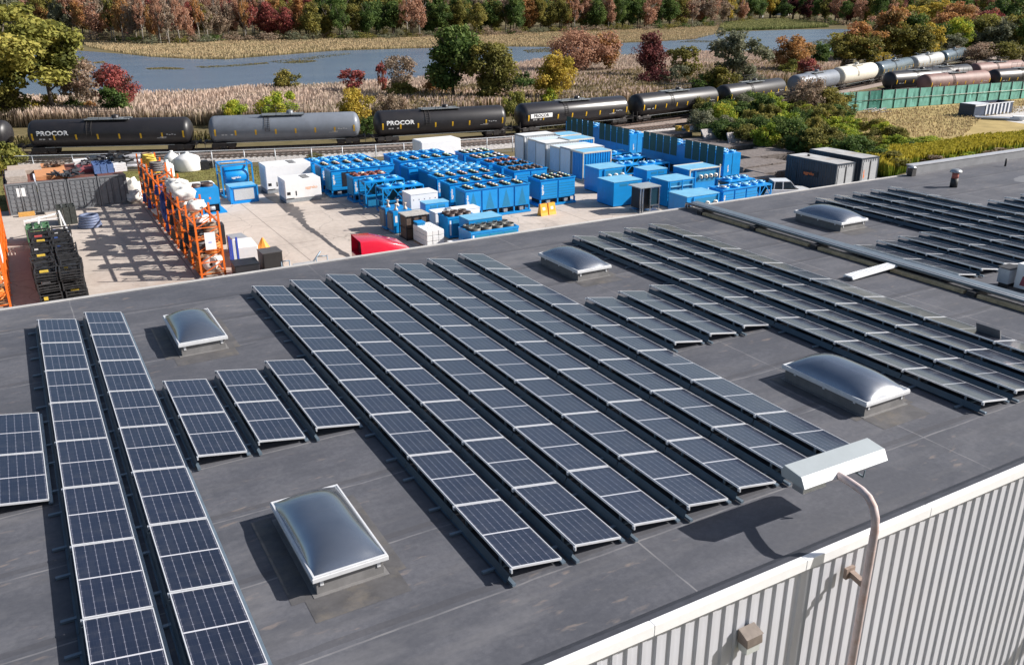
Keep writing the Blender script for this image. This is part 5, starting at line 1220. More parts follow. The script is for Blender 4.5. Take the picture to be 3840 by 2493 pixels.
p=gp(3655,445); q=gp(3820,452); t=empty('steel_ramp',(*p.xy,GZ),math.atan2(q.y-p.y,q.x-p.x),'long low steel ramp lying beside the striped skip','ramp'); MB().box(0,(q-p).length,-.9,.9,.1,.32).build('deck',pm('ramp_steel',(.30,.33,.38),.45,.4,.2,2),t); MB().box((q-p).length-.8,(q-p).length+.6,-.5,.5,.1,.6).build('end_frame',INK,t)
p=gp(3280,425); t=empty('scrap_pallets',p,0,'small pile of scrap and pale pallets at the foot of the green fence','scrap'); m=MB(); rs=random.Random(3)
for k in range(18): a_=Vector((rs.uniform(-2.6,2.6),rs.uniform(-.8,.8),rs.uniform(.1,.7))); d_=Vector((rs.uniform(-1,1),rs.uniform(-.4,.4),rs.uniform(-.1,.1))); m.bar(a_-d_,a_+d_,.16,.1)
m.build('heap',pm('scrap_pale',(.35,.33,.31),.8,0,.5,2),t)
# ---- water
def water_mat():
    m,n,p,_=newmat('river_water'); v=coords(n,'Object',(1,1,1))
    col=ramp(n,noise(n,coords(n,'Object',(.02,.08,1)),1.0,4),[(.3,(.085,.125,.185)),(.7,(.13,.165,.21))])
    n.links.new(col,p.inputs['Base Color']); p.inputs['Roughness'].default_value=.22; p.inputs['IOR'].default_value=1.33; p.inputs['Specular IOR Level'].default_value=.6
    bp=n.nodes.new('ShaderNodeBump'); bp.inputs['Strength'].default_value=.9; bp.inputs['Distance'].default_value=.12
    h=math_(n,'ADD',noise(n,coords(n,'Object',(.8,2.2,1)),1.2,5,.65),math_(n,'MULTIPLY',noise(n,coords(n,'Object',(.2,.7,1)),1.0,2),.8))
    n.links.new(h,bp.inputs['Height']); n.links.new(bp.outputs[0],p.inputs['Normal']); return m
near=[(-500,345),(0,350),(330,400),(600,395),(950,375),(1150,360),(1400,345),(1600,330),(1850,280),(2060,235),(2300,222),(2600,218),(2900,222),(3100,222),(3300,215),(3500,205),(3700,195),(3900,190)]
far=[(3900,150),(3700,150),(3500,145),(3300,120),(3150,110),(3000,112),(2870,116),(2700,122),(2560,150),(2450,158),(2300,163),(2100,178),(1900,176),(1700,180),(1500,184),(1250,192),(1050,208),(850,224),(700,222),(560,214),(480,205),(350,195),(250,190),(0,170),(-500,160)]
flat('river_water',[tuple(gp(u,v).xy) for u,v in near+far],GZ+.03,water_mat())
# ================================================================= vegetation
def leafmat(name,stops,rough=.75,trans=.34):
    m,n,p,out=newmat(name); at=n.nodes.new('ShaderNodeAttribute'); at.attribute_name='rnd'
    oi=n.nodes.new('ShaderNodeObjectInfo')
    f=math_(n,'ADD',at.outputs['Fac'],math_(n,'MULTIPLY',math_(n,'SUBTRACT',oi.outputs['Random'],.5),.25))
    col=ramp(n,f,[(i/(len(stops)-1)*.9+.05,tuple(min(.7,x*1.3) for x in c)) for i,c in enumerate(stops)])
    n.links.new(col,p.inputs['Base Color']); p.inputs['Roughness'].default_value=rough; p.inputs['Specular IOR Level'].default_value=.2
    tl_=n.nodes.new('ShaderNodeBsdfTranslucent'); n.links.new(col,tl_.inputs[0]); mx=n.nodes.new('ShaderNodeMixShader'); mx.inputs[0].default_value=trans
    n.links.new(p.outputs[0],mx.inputs[1]); n.links.new(tl_.outputs[0],mx.inputs[2]); n.links.new(mx.outputs[0],out.inputs[0]); return m
PAL={'dgreen':[(.028,.05,.015),(.05,.085,.022),(.08,.125,.03),(.13,.16,.045)],
 'olive':[(.06,.06,.018),(.12,.115,.03),(.18,.165,.04),(.25,.20,.05)],
 'ygreen':[(.06,.07,.018),(.15,.155,.035),(.25,.235,.055),(.33,.28,.07)],
 'yellow':[(.18,.15,.03),(.30,.24,.04),(.40,.30,.05),(.36,.24,.05)],
 'orange':[(.15,.11,.04),(.27,.15,.06),(.38,.20,.07),(.30,.14,.08)],
 'red':[(.10,.05,.035),(.20,.055,.05),(.30,.075,.07),(.22,.13,.06)],
 'russet':[(.17,.09,.065),(.28,.15,.10),(.37,.21,.13),(.32,.19,.15)],
 'brown':[(.14,.10,.075),(.22,.17,.12),(.29,.22,.16),(.31,.20,.15)],
 'maroon':[(.05,.02,.02),(.10,.03,.03),(.16,.05,.05),(.12,.07,.05)],
 'greyolive':[(.07,.08,.05),(.12,.13,.08),(.18,.18,.12),(.16,.16,.08)],
 'bright':[(.08,.12,.015),(.18,.24,.03),(.30,.34,.04),(.45,.36,.05)]}
LM={k:leafmat('leaves_'+k,v) for k,v in PAL.items()}
BARK=pm('bark',(.11,.09,.075),.9,0,.3,3); BARKP=pm('bark_pale',(.30,.27,.24),.9,0,.3,3)
SH={'round':(.58,.42,.42,46,.85),'tall':(.54,.30,.46,46,.9),'bush':(.46,.60,.46,34,.95),'sparse':(.60,.42,.40,44,.8),'cone':(.5,.28,.5,40,.9),'wide':(.50,.62,.42,50,.9)}
def crown(shape,seed,nl,size):
    cz,rx,rzz,nb,fill=SH[shape]; g=np.random.default_rng(seed); bl=[]
    for _ in range(nb):
        d=g.normal(size=3); d/=np.linalg.norm(d); r=g.uniform(.25,1.0)**.6*.78; bl.append((d[0]*rx*r,d[1]*rx*r,cz+d[2]*rzz*r,g.uniform(.055,.13)*(1.3 if shape in('bush','wide') else .8 if shape=='sparse' else 1),g.uniform(0,1)))
    bl=np.array(bl); an=np.arctan2(bl[:,1],bl[:,0]); ph=g.uniform(0,6.28,3); kk=1+.22*np.sin(2*an+ph[0])+.16*np.sin(3*an+ph[1]+4*bl[:,2]); bl[:,0]*=kk; bl[:,1]*=kk; bl[:,0]+=.08*np.sin(5*bl[:,2]+ph[2])
    if shape=='cone': bl[:,:2]*=(1.25-bl[:,2:3])*1.3
    w_=bl[:,3]**2; idx=g.choice(nb,nl,p=w_/w_.sum()); B=bl[idx]
    d=g.normal(size=(nl,3)); d/=np.linalg.norm(d,axis=1,keepdims=True); rad=B[:,3:4]*g.uniform(.35,1.12,(nl,1))
    c=B[:,:3]+d*rad*np.array([1.15,1.15,.8]); c[:,2]=np.clip(c[:,2],.02 if shape in('bush','wide') else .06,1.0)
    nrm=d*.7+g.normal(size=(nl,3))*.6+np.array([0,0,.35]); nrm/=np.linalg.norm(nrm,axis=1,keepdims=True)
    a=np.cross(nrm,g.normal(size=(nl,3))); a/=np.linalg.norm(a,axis=1,keepdims=True); b_=np.cross(nrm,a)
    s=size*g.uniform(.6,1.3,(nl,1)); a*=s; b_*=s*.75
    V=np.stack([c-a-b_*.3,c-b_,c+a,c+b_],1).reshape(-1,3)
    rnd=np.clip(B[:,4]*.65+g.uniform(0,.42,nl)-.05,0,1)
    return V,rnd
def quadmesh(name,V,rnd,m):
    n=len(V)//4; me=bpy.data.meshes.new(name); me.vertices.add(4*n); me.loops.add(4*n); me.polygons.add(n)
    me.vertices.foreach_set('co',V.astype(np.float32).ravel()); me.loops.foreach_set('vertex_index',np.arange(4*n,dtype=np.int32))
    me.polygons.foreach_set('loop_start',np.arange(0,4*n,4,dtype=np.int32)); me.polygons.foreach_set('loop_total',np.full(n,4,np.int32))
    me.update(calc_edges=True); at=me.attributes.new('rnd','FLOAT','FACE'); at.data.foreach_set('value',rnd.astype(np.float32))
    me.materials.append(m); return me
CC={}
def crown_mesh(shape,k,col,nl,size):
    key=(shape,k,col,nl)
    if key not in CC:
        V,r=crown(shape,k*13+len(shape),nl,size); CC[key]=quadmesh('crown',V,r,LM[col])
    return CC[key]
def trunk_mesh(shape,k,pale):
    key=('t',shape,k,pale)
    if key not in CC:
        g=random.Random(k+5); m=MB(); top=.8 if shape in('round','tall','sparse','cone') else .5; r=.018 if shape!='bush' else .014
        m.tube([(0,0,-.01),(g.uniform(-.02,.02),g.uniform(-.02,.02),top*.45),(g.uniform(-.04,.04),g.uniform(-.04,.04),top)],[r*1.3,r,r*.35],7)
        for q in range(9):
            z=top*g.uniform(.3,.85); a=g.uniform(0,6.28); l=g.uniform(.15,.33)
            m.tube([(0,0,z),(math.cos(a)*l*.5,math.sin(a)*l*.5,z+l*.35),(math.cos(a)*l,math.sin(a)*l,z+l*.9)],[r*.5,r*.3,r*.12],5)
        CC[key]=m.mesh('trunk',BARKP if pale else BARK)
    return CC[key]
def tree(x,y,h,w_,shape,col,label,name='tree',cat='tree',group=None,nl=2600,size=.026,pale=False,k=None,z=GZ):
    k=k if k is not None else random.randint(0,2); t=empty(name,(x,y,z),random.uniform(0,6.28),label,cat,group)
    rx=SH[shape][1]; o=link('crown',crown_mesh(shape,k,col,nl,size),t); o.scale=(w_/(2*rx*1.08),w_/(2*rx*1.08),h)
    o=link('trunk',trunk_mesh(shape,k,pale),t); o.scale=(min(h,w_*1.5),min(h,w_*1.5),h); return t
def pxtree(u,vb,vt,wpx,shape,col,label,nl=4500,size=.022,pale=False,name='tree',cat='tree',group=None,k=None):
    if 380<u<2900 and vb<455: vb+=26
    wpx*=1.3; p=gp(u,vb); d=gdepth(p); s=FPX/d; h=(vb-vt)/s*1.10; return tree(p.x,p.y,h,wpx/s,shape,col,label,name,cat,group,nl,size,pale,k)
big=[(70,462,35,460,'sparse','ygreen','large yellow green tree at the left edge behind the black wagons',11000,.0145),(210,455,80,320,'sparse','ygreen','yellow green tree beside the largest one at the left edge',6500,.017),
(300,446,205,170,'round','brown','thin brownish tree between the yellow green trees and the river',4200,.02),(30,470,300,170,'bush','olive','dark olive shrub at the left edge under the large yellow green tree',5000,.03),
(195,446,345,110,'bush','yellow','round yellow bush under the left trees',3000,.03),(150,455,380,90,'bush','yellow','smaller yellow bush beside the round one',3000,.03),(285,446,355,75,'bush','dgreen','dark green bush between two yellow bushes',3000,.03),(335,448,375,70,'bush','orange','yellow orange bush at the end of the left thicket',3000,.03),
(90,465,400,120,'bush','bright','bright green undergrowth beside the trunk at the left',3000,.03),
(455,430,245,135,'round','red','red and green tree standing before the river at the left',5000,.02),(435,438,330,110,'round','dgreen','dark green lower growth under the red tree',3000,.025),
(885,448,366,105,'bush','bright','low green shrub among the reeds behind the grey wagon, left one',4500,.026),(1052,448,336,135,'bush','bright','green shrub among the reeds behind the grey wagon, right one',5000,.026),
(1082,345,262,80,'round','olive','small olive bush at the river bank in the middle left',2500,.03),(1325,362,262,120,'sparse','red','thin bush with bright red tops at the river bank',1300,.03),(1440,360,235,50,'sparse','red','small thin red topped sapling at the bank',900,.035),
(1340,505,332,105,'round','yellow','golden yellow tree standing behind the gap between grey and black wagons',5000,.022),(1385,520,430,80,'bush','dgreen','dark green bush in the gap between the grey and black wagons',3000,.03),
(1500,372,212,155,'sparse','brown','nearly bare brown tree with a dark trunk before the river',2300,.02),(1510,380,300,140,'bush','olive','olive shrub at the foot of the bare brown tree',3000,.03),(1470,440,340,110,'bush','brown','brown shrub in front of the bare brown tree',2500,.028),
(1700,385,104,170,'tall','dgreen','tall dense dark green tree in the middle, before the river',12000,.018),(1848,392,165,140,'tall','olive','olive and rust tree beside the tall dark green one',9000,.018),(1640,370,270,90,'bush','orange','orange tinged bush at the foot of the tall dark green tree',2500,.03),
(1935,450,330,100,'bush','ygreen','yellowish bush between the black wagons',3500,.028),(1965,345,262,115,'bush','dgreen','very dark bush among the pale reeds',3500,.03),(2077,392,205,140,'round','yellow','golden green tree behind the glossy black wagon',7000,.02),(2060,400,330,60,'tall','bright','bright green sapling under the golden tree',1800,.03),
(2190,275,104,245,'wide','russet','wide russet brown tree on the reed bank by the river',10000,.017),(2280,270,130,110,'round','orange','orange side of the wide russet tree',3500,.022),
(2442,300,125,85,'tall','maroon','dark maroon vine covered snag on the reed bank',3500,.025),(2400,245,150,60,'wide','maroon','side arm of the maroon vine snag',900,.03),(2450,325,255,110,'bush','maroon','maroon undergrowth below the vine snag',2200,.03),
(2562,315,178,110,'sparse','olive','thin olive tree right of the maroon snag',2600,.024),(2520,130+190,240,110,'bush','greyolive','grey olive shrub by the maroon snag',2500,.03),
(2740,335,124,180,'sparse','greyolive','airy grey green tree standing alone right of the middle of the bank',4200,.022),(2690,340,240,130,'bush','olive','olive undergrowth beneath the airy grey green tree',3000,.03),(2640,340,270,110,'bush','dgreen','dark shrub beneath the airy grey green tree at its left',2600,.03),(2800,330,250,110,'bush','greyolive','grey shrub right of the airy tree',2600,.03),
(2962,300,140,135,'round','orange','orange and green tree left of the cream wagon',6500,.02),(2960,310,215,110,'bush','ygreen','yellow green growth at the foot of the orange tree',3000,.03),(3068,272,165,85,'round','dgreen','dark green tree behind the pale grey wagon',4000,.024),
(3026,345,220,80,'round','red','dark red tree in front of the grey wagon',5500,.024),(3020,440,285,150,'wide','brown','tangled brown shrubs below the dark red tree',5500,.022),(3110,440,320,150,'wide','olive','olive shrubs below the cream wagon',5500,.024)]
for q in big:
    u,vb,vt,wp,shp,cl_,lab,nl,sz=q; pxtree(u,vb,vt,wp,shp,cl_,lab,nl,sz,name='shrub' if shp in('bush','wide') and 'tree' not in lab else 'tree',cat='shrub' if shp in('bush','wide') and 'tree' not in lab else 'tree')
# tree belt behind the sidings
belt=[(3150,262,150,110,'round','olive'),(3215,258,110,120,'round','orange'),(3240,262,150,130,'round','olive'),(3310,250,60,120,'round','orange'),(3340,252,110,120,'round','olive'),(3395,246,80,110,'round','dgreen'),(3420,250,120,110,'round','olive'),(3470,235,150,100,'round','greyolive'),(3500,238,180,90,'bush','olive'),(3555,232,150,90,'round','greyolive'),(3588,226,95,95,'round','bright'),(3640,225,140,90,'round','greyolive'),(3690,222,85,110,'round','olive'),(3740,228,110,110,'round','greyolive'),(3790,225,80,110,'round','olive'),(3835,228,100,110,'round','dgreen'),(3270,258,190,100,'bush','yellow'),(3380,250,170,60,'tall','yellow'),(3660,245,175,150,'wide','brown'),(3780,245,170,170,'wide','olive'),(3560,160,35,120,'round','orange'),(3620,150,45,110,'round','russet'),(3690,170,60,90,'round','red'),(3500,130,30,120,'round','yellow'),(3750,160,20,140,'round','dgreen'),(3820,150,10,140,'round','olive'),(3460,110,20,110,'round','olive'),(3180,250,140,120,'tall','ygreen'),(3290,246,120,120,'round','ygreen'),(3365,240,100,110,'tall','orange'),(3450,238,110,100,'round','yellow'),(3520,215,110,110,'round','dgreen'),(3610,205,90,110,'round','olive'),(3700,200,80,120,'round','ygreen'),(3770,205,90,120,'round','greyolive'),(3330,180,60,130,'round','russet'),(3400,160,50,120,'round','yellow'),(3580,120,15,130,'round','dgreen'),(3530,170,70,120,'round','orange')]
cw={'olive':'olive','orange':'orange tinged','dgreen':'dark green','greyolive':'grey green','bright':'bright green and yellow','yellow':'yellow','brown':'brown','russet':'russet','red':'red','ygreen':'yellow green','maroon':'maroon'}
for i,(u,vb,vt,wp,shp,cl_) in enumerate(belt):
    where=('behind the cream wagon' if u<3280 else 'behind the blue grey wagon' if u<3430 else 'behind the pale grey wagon' if u<3560 else 'behind the last wagon of the train' if u<3660 else 'near the right edge')
    dist=['front row','back row'][0 if vb>200 else 1]
    pxtree(u,vb,vt-18,wp*1.1,shp,cl_,'%s belt tree %s, %s'%(cw[cl_],where,dist),3800,.024,group='%s belt trees %s, %s'%(cw[cl_],where,dist))
# forest on the far bank
FL=[(-160,118),(0,122),(100,128),(300,152),(450,160),(600,168),(800,160),(1000,153),(1200,150),(1400,145),(1600,141),(1900,131),(2200,118),(2450,112),(2700,97),(2800,84),(2900,76),(3050,80),(3150,95),(3300,92),(3500,70),(3700,64),(4000,62)]
def fbase(u):
    for (a,b_),(c,d) in zip(FL,FL[1:]):
        if a<=u<=c: return b_+(d-b_)*(u-a)/(c-a)
    return 62
def fcol(u,rs):
    if u<420: return rs.choice(['olive','brown','orange','greyolive','brown','dgreen','russet'])
    if u<1000: return rs.choice(['russet','brown','russet','brown','brown','brown','orange','russet','olive','red'])
    if u<1160: return rs.choice(['orange','olive','red','olive'])
    if u<1520: return rs.choice(['dgreen','dgreen','olive','olive'])
    if u<1980: return rs.choice(['dgreen','russet','olive','dgreen','brown','dgreen'])
    if u<2140: return rs.choice(['olive','orange','dgreen'])
    if u<2560: return rs.choice(['dgreen','dgreen','dgreen','olive','russet'])
    if u<2900: return rs.choice(['greyolive','orange','dgreen','brown','russet','yellow'])
    if u<3420: return rs.choice(['olive','dgreen','maroon','dgreen','russet'])
    return rs.choice(['olive','orange','dgreen','russet','ygreen'])
def zone(u):
    return ('far left' if u<420 else 'red brown stretch on the left' if u<1000 else 'stretch left of the middle' if u<1520 else 'middle stretch' if u<2140 else 'dark stretch right of the middle' if u<2560 else 'mixed stretch beyond the grass point' if u<2900 else 'stretch at the upper right')
rs=random.Random(21); far_stuff=[]; cnt={}
for row in range(3):
    u=-120+row*25
    while u<3960:
        vb=fbase(u); p=gp(u,vb+rs.uniform(-2,3)); d=gdepth(p); dirv=Vector((p.x-CP.x,p.y-CP.y,0)).normalized(); off=row*9+rs.uniform(-3,3); p=p+dirv*off
        wm=rs.uniform(8,12.5) if not(420<u<1000) else rs.uniform(5.5,8); h=rs.uniform(15,20.5)+row*1.5; col=fcol(u,rs)
        sp_=420<u<1000 or col in('brown','russet')
        k=(zone(u),cw[col],row)
        z_=zone(u)
        tree(p.x,p.y,h,wm,rs.choice(['tall','sparse','tall']) if sp_ else rs.choice(['round','tall','tall','cone']),col,'%s tree in the far bank forest, %s, %s row'%(cw[col],z_,['front','second','third'][row]),group='%s trees, %s row of the %s of the far forest'%(cw[col],['front','second','third'][row],z_),nl=2600 if sp_ else 4200,size=.020,pale=sp_,k=rs.randint(0,2))
        u+=wm*FPX/d*(.56 if row==0 else .74)
# understorey at the forest edge and the deep forest behind: uncountable
def scatter_crowns(name,pts,hr,wr,shape,cols,nl,label):
    g=np.random.default_rng(3)
    byc={}
    for (x,y,c) in pts: byc.setdefault(c,[]).append((x,y))
    first=None
    allV=[];allR=[];mi=[]
    names=list(byc)
    for ci,c in enumerate(names):
        protos=[crown(shape if isinstance(shape,str) else shape[q%len(shape)],77+q,nl,.04) for q in range(4)]
        for i,(x,y) in enumerate(byc[c]):
            V,r=protos[i%4]; h=g.uniform(*hr); w_=g.uniform(*wr); a=g.uniform(0,6.28); rx=.42
            X=V[:,0]*math.cos(a)-V[:,1]*math.sin(a); Y=V[:,0]*math.sin(a)+V[:,1]*math.cos(a)
            allV.append(np.stack([X*w_/(2*rx)+x,Y*w_/(2*rx)+y,V[:,2]*h+GZ],1)); allR.append(r); mi.append(np.full(len(r),ci))
    V=np.concatenate(allV); R_=np.concatenate(allR); M_=np.concatenate(mi)
    me=quadmesh(name,V,R_,LM[names[0]])
    for c in names[1:]: me.materials.append(LM[c])
    me.polygons.foreach_set('material_index',M_.astype(np.int32)); o=link(name,me); tag(o,label,'vegetation',kind='stuff'); return o
pts=[]
for row in range(9):
    u=-250.
    while u<4100:
        p=gp(u,fbase(max(-150,min(3990,u)))); dv=Vector((p.x-CP.x,p.y-CP.y,0)).normalized(); q=p+dv*(30+row*13+rs.uniform(-5,5)); pts.append((q.x,q.y,fcol(u,rs))); u+=rs.uniform(45,95)*(1 if row<5 else 1.3)
scatter_crowns('far_forest',pts,(16,23),(10,15),['round','tall','sparse'],None,520,'deep autumn forest behind the front rows on the far bank')
pts=[]
u=-200.
while u<3960:
    p=gp(u,fbase(max(-150,min(3990,u)))+rs.uniform(0,7)); pts.append((p.x,p.y,rs.choice(['olive','dgreen','olive','brown','greyolive']))); u+=rs.uniform(14,40)
scatter_crowns('forest_edge_undergrowth',pts,(2.5,5.5),(4,8),'bush',None,320,'low undergrowth along the far forest edge')
# reeds
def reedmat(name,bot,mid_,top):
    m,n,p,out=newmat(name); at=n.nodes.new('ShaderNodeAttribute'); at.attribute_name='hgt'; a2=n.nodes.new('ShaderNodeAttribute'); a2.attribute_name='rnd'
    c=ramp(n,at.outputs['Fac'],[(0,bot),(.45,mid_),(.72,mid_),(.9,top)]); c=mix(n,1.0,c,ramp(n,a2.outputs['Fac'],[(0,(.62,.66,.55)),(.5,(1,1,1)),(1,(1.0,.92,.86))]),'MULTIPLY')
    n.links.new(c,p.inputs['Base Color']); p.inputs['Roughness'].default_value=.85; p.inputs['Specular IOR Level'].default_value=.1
    tl_=n.nodes.new('ShaderNodeBsdfTranslucent'); n.links.new(c,tl_.inputs[0]); mx=n.nodes.new('ShaderNodeMixShader'); mx.inputs[0].default_value=.25; n.links.new(p.outputs[0],mx.inputs[1]); n.links.new(tl_.outputs[0],mx.inputs[2]); n.links.new(mx.outputs[0],out.inputs[0]); return m
def reeds(name,poly_uv,n,h,w_,m,label,holes=(),world=False,clump=.0,kind='stuff',var=.25):
    g=np.random.default_rng(len(name)+n); poly=[tuple(gp(u,v).xy) for u,v in poly_uv] if not world else poly_uv
    P_=np.array(poly); lo_,hi=P_.min(0),P_.max(0); X=g.uniform(lo_[0],hi[0],n*4); Y=g.uniform(lo_[1],hi[1],n*4); ok=inpoly(X,Y,poly)
    pd=g.uniform(0,1,len(X)); f=np.sin(X*.21+1.3*np.sin(Y*.13))*np.sin(Y*.19+1.7*np.sin(X*.11)); 
    if clump: ok&=(pd<1-clump*(.5+.5*f))
    X,Y,f=X[ok][:n],Y[ok][:n],f[ok][:n]; k=len(X); a=g.uniform(0,3.14,k); hh=h*g.uniform(1-var,1+var,k)*(1+.12*f); ww=w_*g.uniform(.6,1.4,k); lean=g.normal(0,.12,(k,2))*h*.35
    dx,dy=np.cos(a)*ww,np.sin(a)*ww; z0=np.full(k,GZ)
    V=np.stack([np.stack([X-dx*.4,Y-dy*.4,z0],1),np.stack([X+dx*.4,Y+dy*.4,z0],1),np.stack([X+lean[:,0]+dx,Y+lean[:,1]+dy,z0+hh*.93],1),np.stack([X+lean[:,0]-dx*.2,Y+lean[:,1]-dy*.2,z0+hh],1)],1).reshape(-1,3)
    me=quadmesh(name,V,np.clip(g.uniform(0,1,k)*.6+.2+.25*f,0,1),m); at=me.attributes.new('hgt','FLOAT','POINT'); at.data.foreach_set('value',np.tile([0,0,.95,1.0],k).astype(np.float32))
    o=link(name,me); tag(o,label,'vegetation',kind=kind); return o
RM=reedmat('reed_tan',(.18,.145,.09),(.36,.28,.20),(.58,.46,.385)); RM2=reedmat('marsh_tan',(.20,.155,.08),(.42,.33,.19),(.50,.39,.25)); RM3=reedmat('weed_brown',(.05,.05,.02),(.13,.12,.05),(.24,.19,.10)); RMG=reedmat('marsh_green',(.06,.08,.03),(.16,.19,.07),(.28,.28,.12)); RMY=reedmat('weed_yellow',(.05,.09,.01),(.17,.23,.03),(.42,.36,.05))
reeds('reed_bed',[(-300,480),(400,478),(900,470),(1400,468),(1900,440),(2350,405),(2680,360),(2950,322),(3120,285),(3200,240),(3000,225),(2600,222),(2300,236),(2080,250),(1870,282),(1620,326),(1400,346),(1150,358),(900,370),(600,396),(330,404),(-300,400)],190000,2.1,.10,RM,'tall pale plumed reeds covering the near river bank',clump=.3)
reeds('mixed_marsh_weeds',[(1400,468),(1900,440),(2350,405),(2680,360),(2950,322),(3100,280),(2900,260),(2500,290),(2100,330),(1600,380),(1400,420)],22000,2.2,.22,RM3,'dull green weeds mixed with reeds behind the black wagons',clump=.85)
reeds('far_bank_marsh',[(330,178),(480,205),(560,214),(700,222),(850,224),(1050,208),(1250,192),(1500,184),(1700,180),(1900,176),(2100,178),(2300,163),(2450,158),(2600,150),(2720,120),(2720,100),(2450,113),(2200,119),(1900,132),(1600,142),(1400,146),(1200,151),(1000,155),(800,162),(600,170),(450,162),(300,155)],80000,.75,.16,RM2,'low straw coloured marsh grass on the far bank',var=.35)
reeds('grass_point',[(2700,120),(2870,114),(3000,110),(3110,104),(3080,92),(2950,80),(2800,82),(2700,98)],16000,1.6,.3,RMG,'green grassy point reaching into the river at the upper right')
for i,poly in enumerate([[(620,262),(560,262),(545,258),(620,254),(690,258),(690,262)],[(730,252),(860,246),(1000,236),(1010,240),(900,250),(760,257)],[(1060,238),(1100,230),(1180,228),(1190,232),(1120,240)],[(1000,232),(1300,200),(1320,204),(1060,240)],[(2540,160),(2600,152),(2720,155),(2700,162)],[(3040,160),(3080,148),(3140,150),(3150,158),(3070,168)],[(350,236),(390,232),(392,236),(355,240)],[(1960,190),(2060,182),(2080,196),(1980,200)]]):
    reeds('river_weed_bed',poly,700,.14,.22,RM3,'thin floating weed bed in the river, '+['left of the reflections','long one in the left reach','small one in the left reach','off the far bank marsh','before the grass point','below the orange tree at the right','far left by the yellow tree','left of the russet tree'][i],var=.5)
reeds('track_weeds',[(-300,560),(120,545),(730,530),(1400,512),(1960,492),(2360,462),(2700,415),(2700,405),(2350,440),(1900,480),(1350,500),(700,520),(100,532),(-300,548)],16000,.75,.12,RM3,'brown weeds growing along the railway track',var=.5,clump=.5)
reeds('verge_grass',[(0,-0),(1,0),(0,1)] if False else [(-45,92),(-20,81.5),(-1.6,73.6),(10,69.1),(21.8,65),(38,61),(38,58.5),(26,59),(18,58),(-12,62),(-45,66)],14000,.10,.05,RM3,'short grass on the verge before the rail fence',world=True,var=.6,clump=.8)
reeds('dry_field_grass',[(3100,470),(3160,428),(3840,376),(4000,372),(4000,400),(3690,440),(3600,520),(3300,520)],5000,.22,.12,RM2,'dry yellow grass in the field before the green fence',var=.5)
reeds('goldenrod_weeds',[(3220,650),(3330,668),(3420,640),(3600,612),(3900,570),(3900,520),(3600,560),(3400,590),(3300,600)],22000,1.1,.16,RMY,'bright yellow green weeds close behind the roof parapet',var=.5,clump=.3)
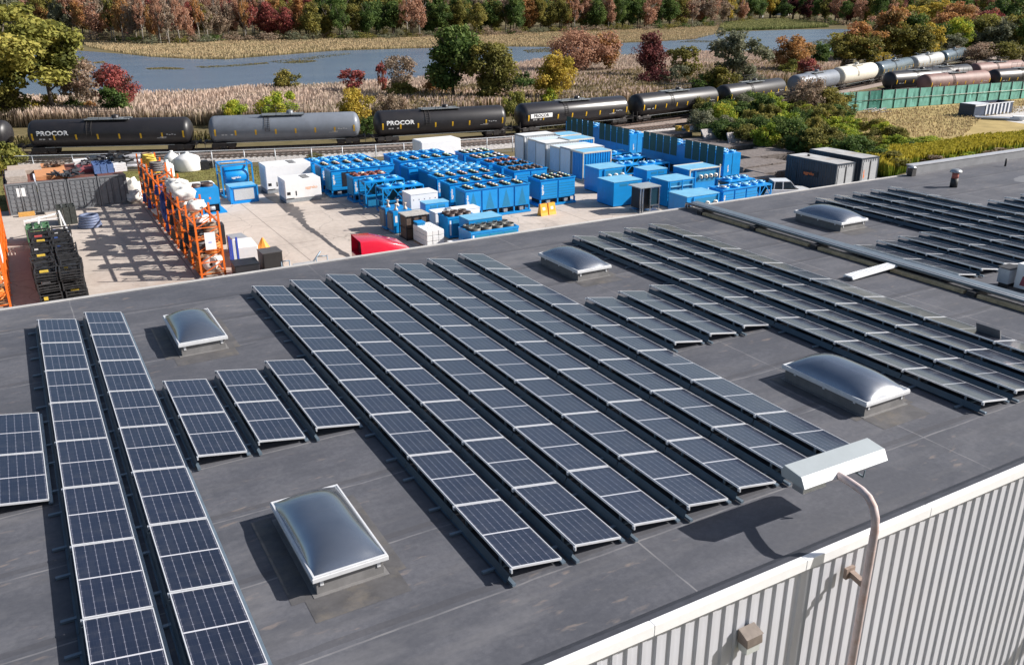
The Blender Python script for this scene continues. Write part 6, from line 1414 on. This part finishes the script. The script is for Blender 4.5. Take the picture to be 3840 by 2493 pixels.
# thicket right of the yard: single shrubs
rs=random.Random(8); rows=[]
poly=[(2600,470),(2640,420),(2760,400),(2960,430),(3160,455),(3290,520),(3500,555),(3700,560),(3900,565),(3900,610),(3600,640),(3350,665),(3200,640),(3080,610),(2960,590),(2850,570),(2740,545),(2620,520)]
wp_=[tuple(gp(u,v).xy) for u,v in poly]; P_=np.array(wp_); lo_,hi=P_.min(0),P_.max(0); cnt=0; placed=[]
while cnt<105:
    x,y=rs.uniform(lo_[0],hi[0]),rs.uniform(lo_[1],hi[1])
    if not inpoly(np.array([x]),np.array([y]),wp_)[0] or any((x-a)**2+(y-b_)**2<4.2 for a,b_ in placed): continue
    placed.append((x,y)); d=Vector((x,y,GZ))-CP; uu_=1920+FPX*d.dot(rr)/d.dot(fw)
    vv_=1246.5-FPX*d.dot(uu)/d.dot(fw)
    col=rs.choice(['dgreen','dgreen','olive','greyolive','bright']) if uu_<2900 else rs.choice(['bright','olive','dgreen','bright']) if uu_<3150 and vv_<500 else rs.choice(['olive','dgreen','bright','olive','bright']) if uu_<3450 else rs.choice(['bright','olive','brown','ygreen','russet'])
    h=rs.uniform(2.4,4.3) if uu_<3150 else rs.uniform(1.6,2.8) if uu_<3350 else rs.uniform(.9,1.7)
    where=('next to the timber mats' if uu_<2850 else 'left of the green fence' if vv_<500 else 'behind the container offices' if uu_<3150 else 'beyond the roof vent pipe' if uu_<3650 else 'at the right edge')
    tree(x,y,h,rs.uniform(3.2,5.6),rs.choice(['bush','wide','bush']),col,'%s shrub in the thicket behind the yard, %s'%(cw[col],where),'shrub','shrub','%s shrubs %s'%(cw[col],where),4200,.03,k=rs.randint(0,2)); cnt+=1
for i,(u,vb,vt,wp__,c) in enumerate([(2640,470,385,120,'olive'),(2750,480,400,110,'dgreen'),(2850,470,360,90,'dgreen'),(2820,540,430,150,'dgreen'),(2700,525,440,150,'dgreen'),(2950,560,430,170,'dgreen'),(3060,590,470,170,'olive'),(3180,610,500,170,'dgreen')]):
    pxtree(u,vb,vt,wp__,'wide' if wp__>120 else 'round',c,'%s bushy shrub rising from the thicket, %s from the left'%(cw[c],(ORD+['eighth'])[i]),5000,.026,name='shrub',cat='shrub')
for i,(u,vb,vt) in enumerate([(2150,492,470),(1600,560,535),(1180,600,570),(40,640,520),(5,660,560)]):
    pxtree(u,vb,vt,60 if i<3 else 110,'bush','ygreen' if i>2 else 'olive',['small weed clump by the far tall cooler','small weed clump at the rail fence behind the middle chillers','dark weed clump on the siding ballast','yellow green bush at the left edge by the rail fence','lower yellow green bush at the left edge'][i],2200,.05,name='shrub',cat='shrub')
# distant house and channel post
p=gp(2935,58); t=empty('distant_house',(p.x,p.y,GZ),.3,'pale grey house glimpsed through the trees at the upper right','house')
MB().box(-7,7,-5,5,0,9).build('wall',pm('house_wall',(.5,.48,.46),.8),t); MB().add([(-7.5,-5.5,9),(7.5,-5.5,9),(7.5,5.5,9),(-7.5,5.5,9),(-7.5,0,12.5),(7.5,0,12.5)],[(0,1,5,4),(2,3,4,5),(0,4,3),(1,2,5)]).build('roof',GREYM,t)
MB().box(-4,-2.4,-5.05,-5,4,6.5).box(1.5,3.1,-5.05,-5,4,6.5).build('window',DARK,t)
p=gp(2859,82); t=empty('channel_marker',(p.x,p.y,GZ),0,'small white topped post on the grassy point','marker post'); MB().tube([(0,0,0),(0,0,3)],.12,8).build('post',DARK,t); MB().box(-.3,.3,-.05,.05,2.6,4.0).build('board',INK,t)
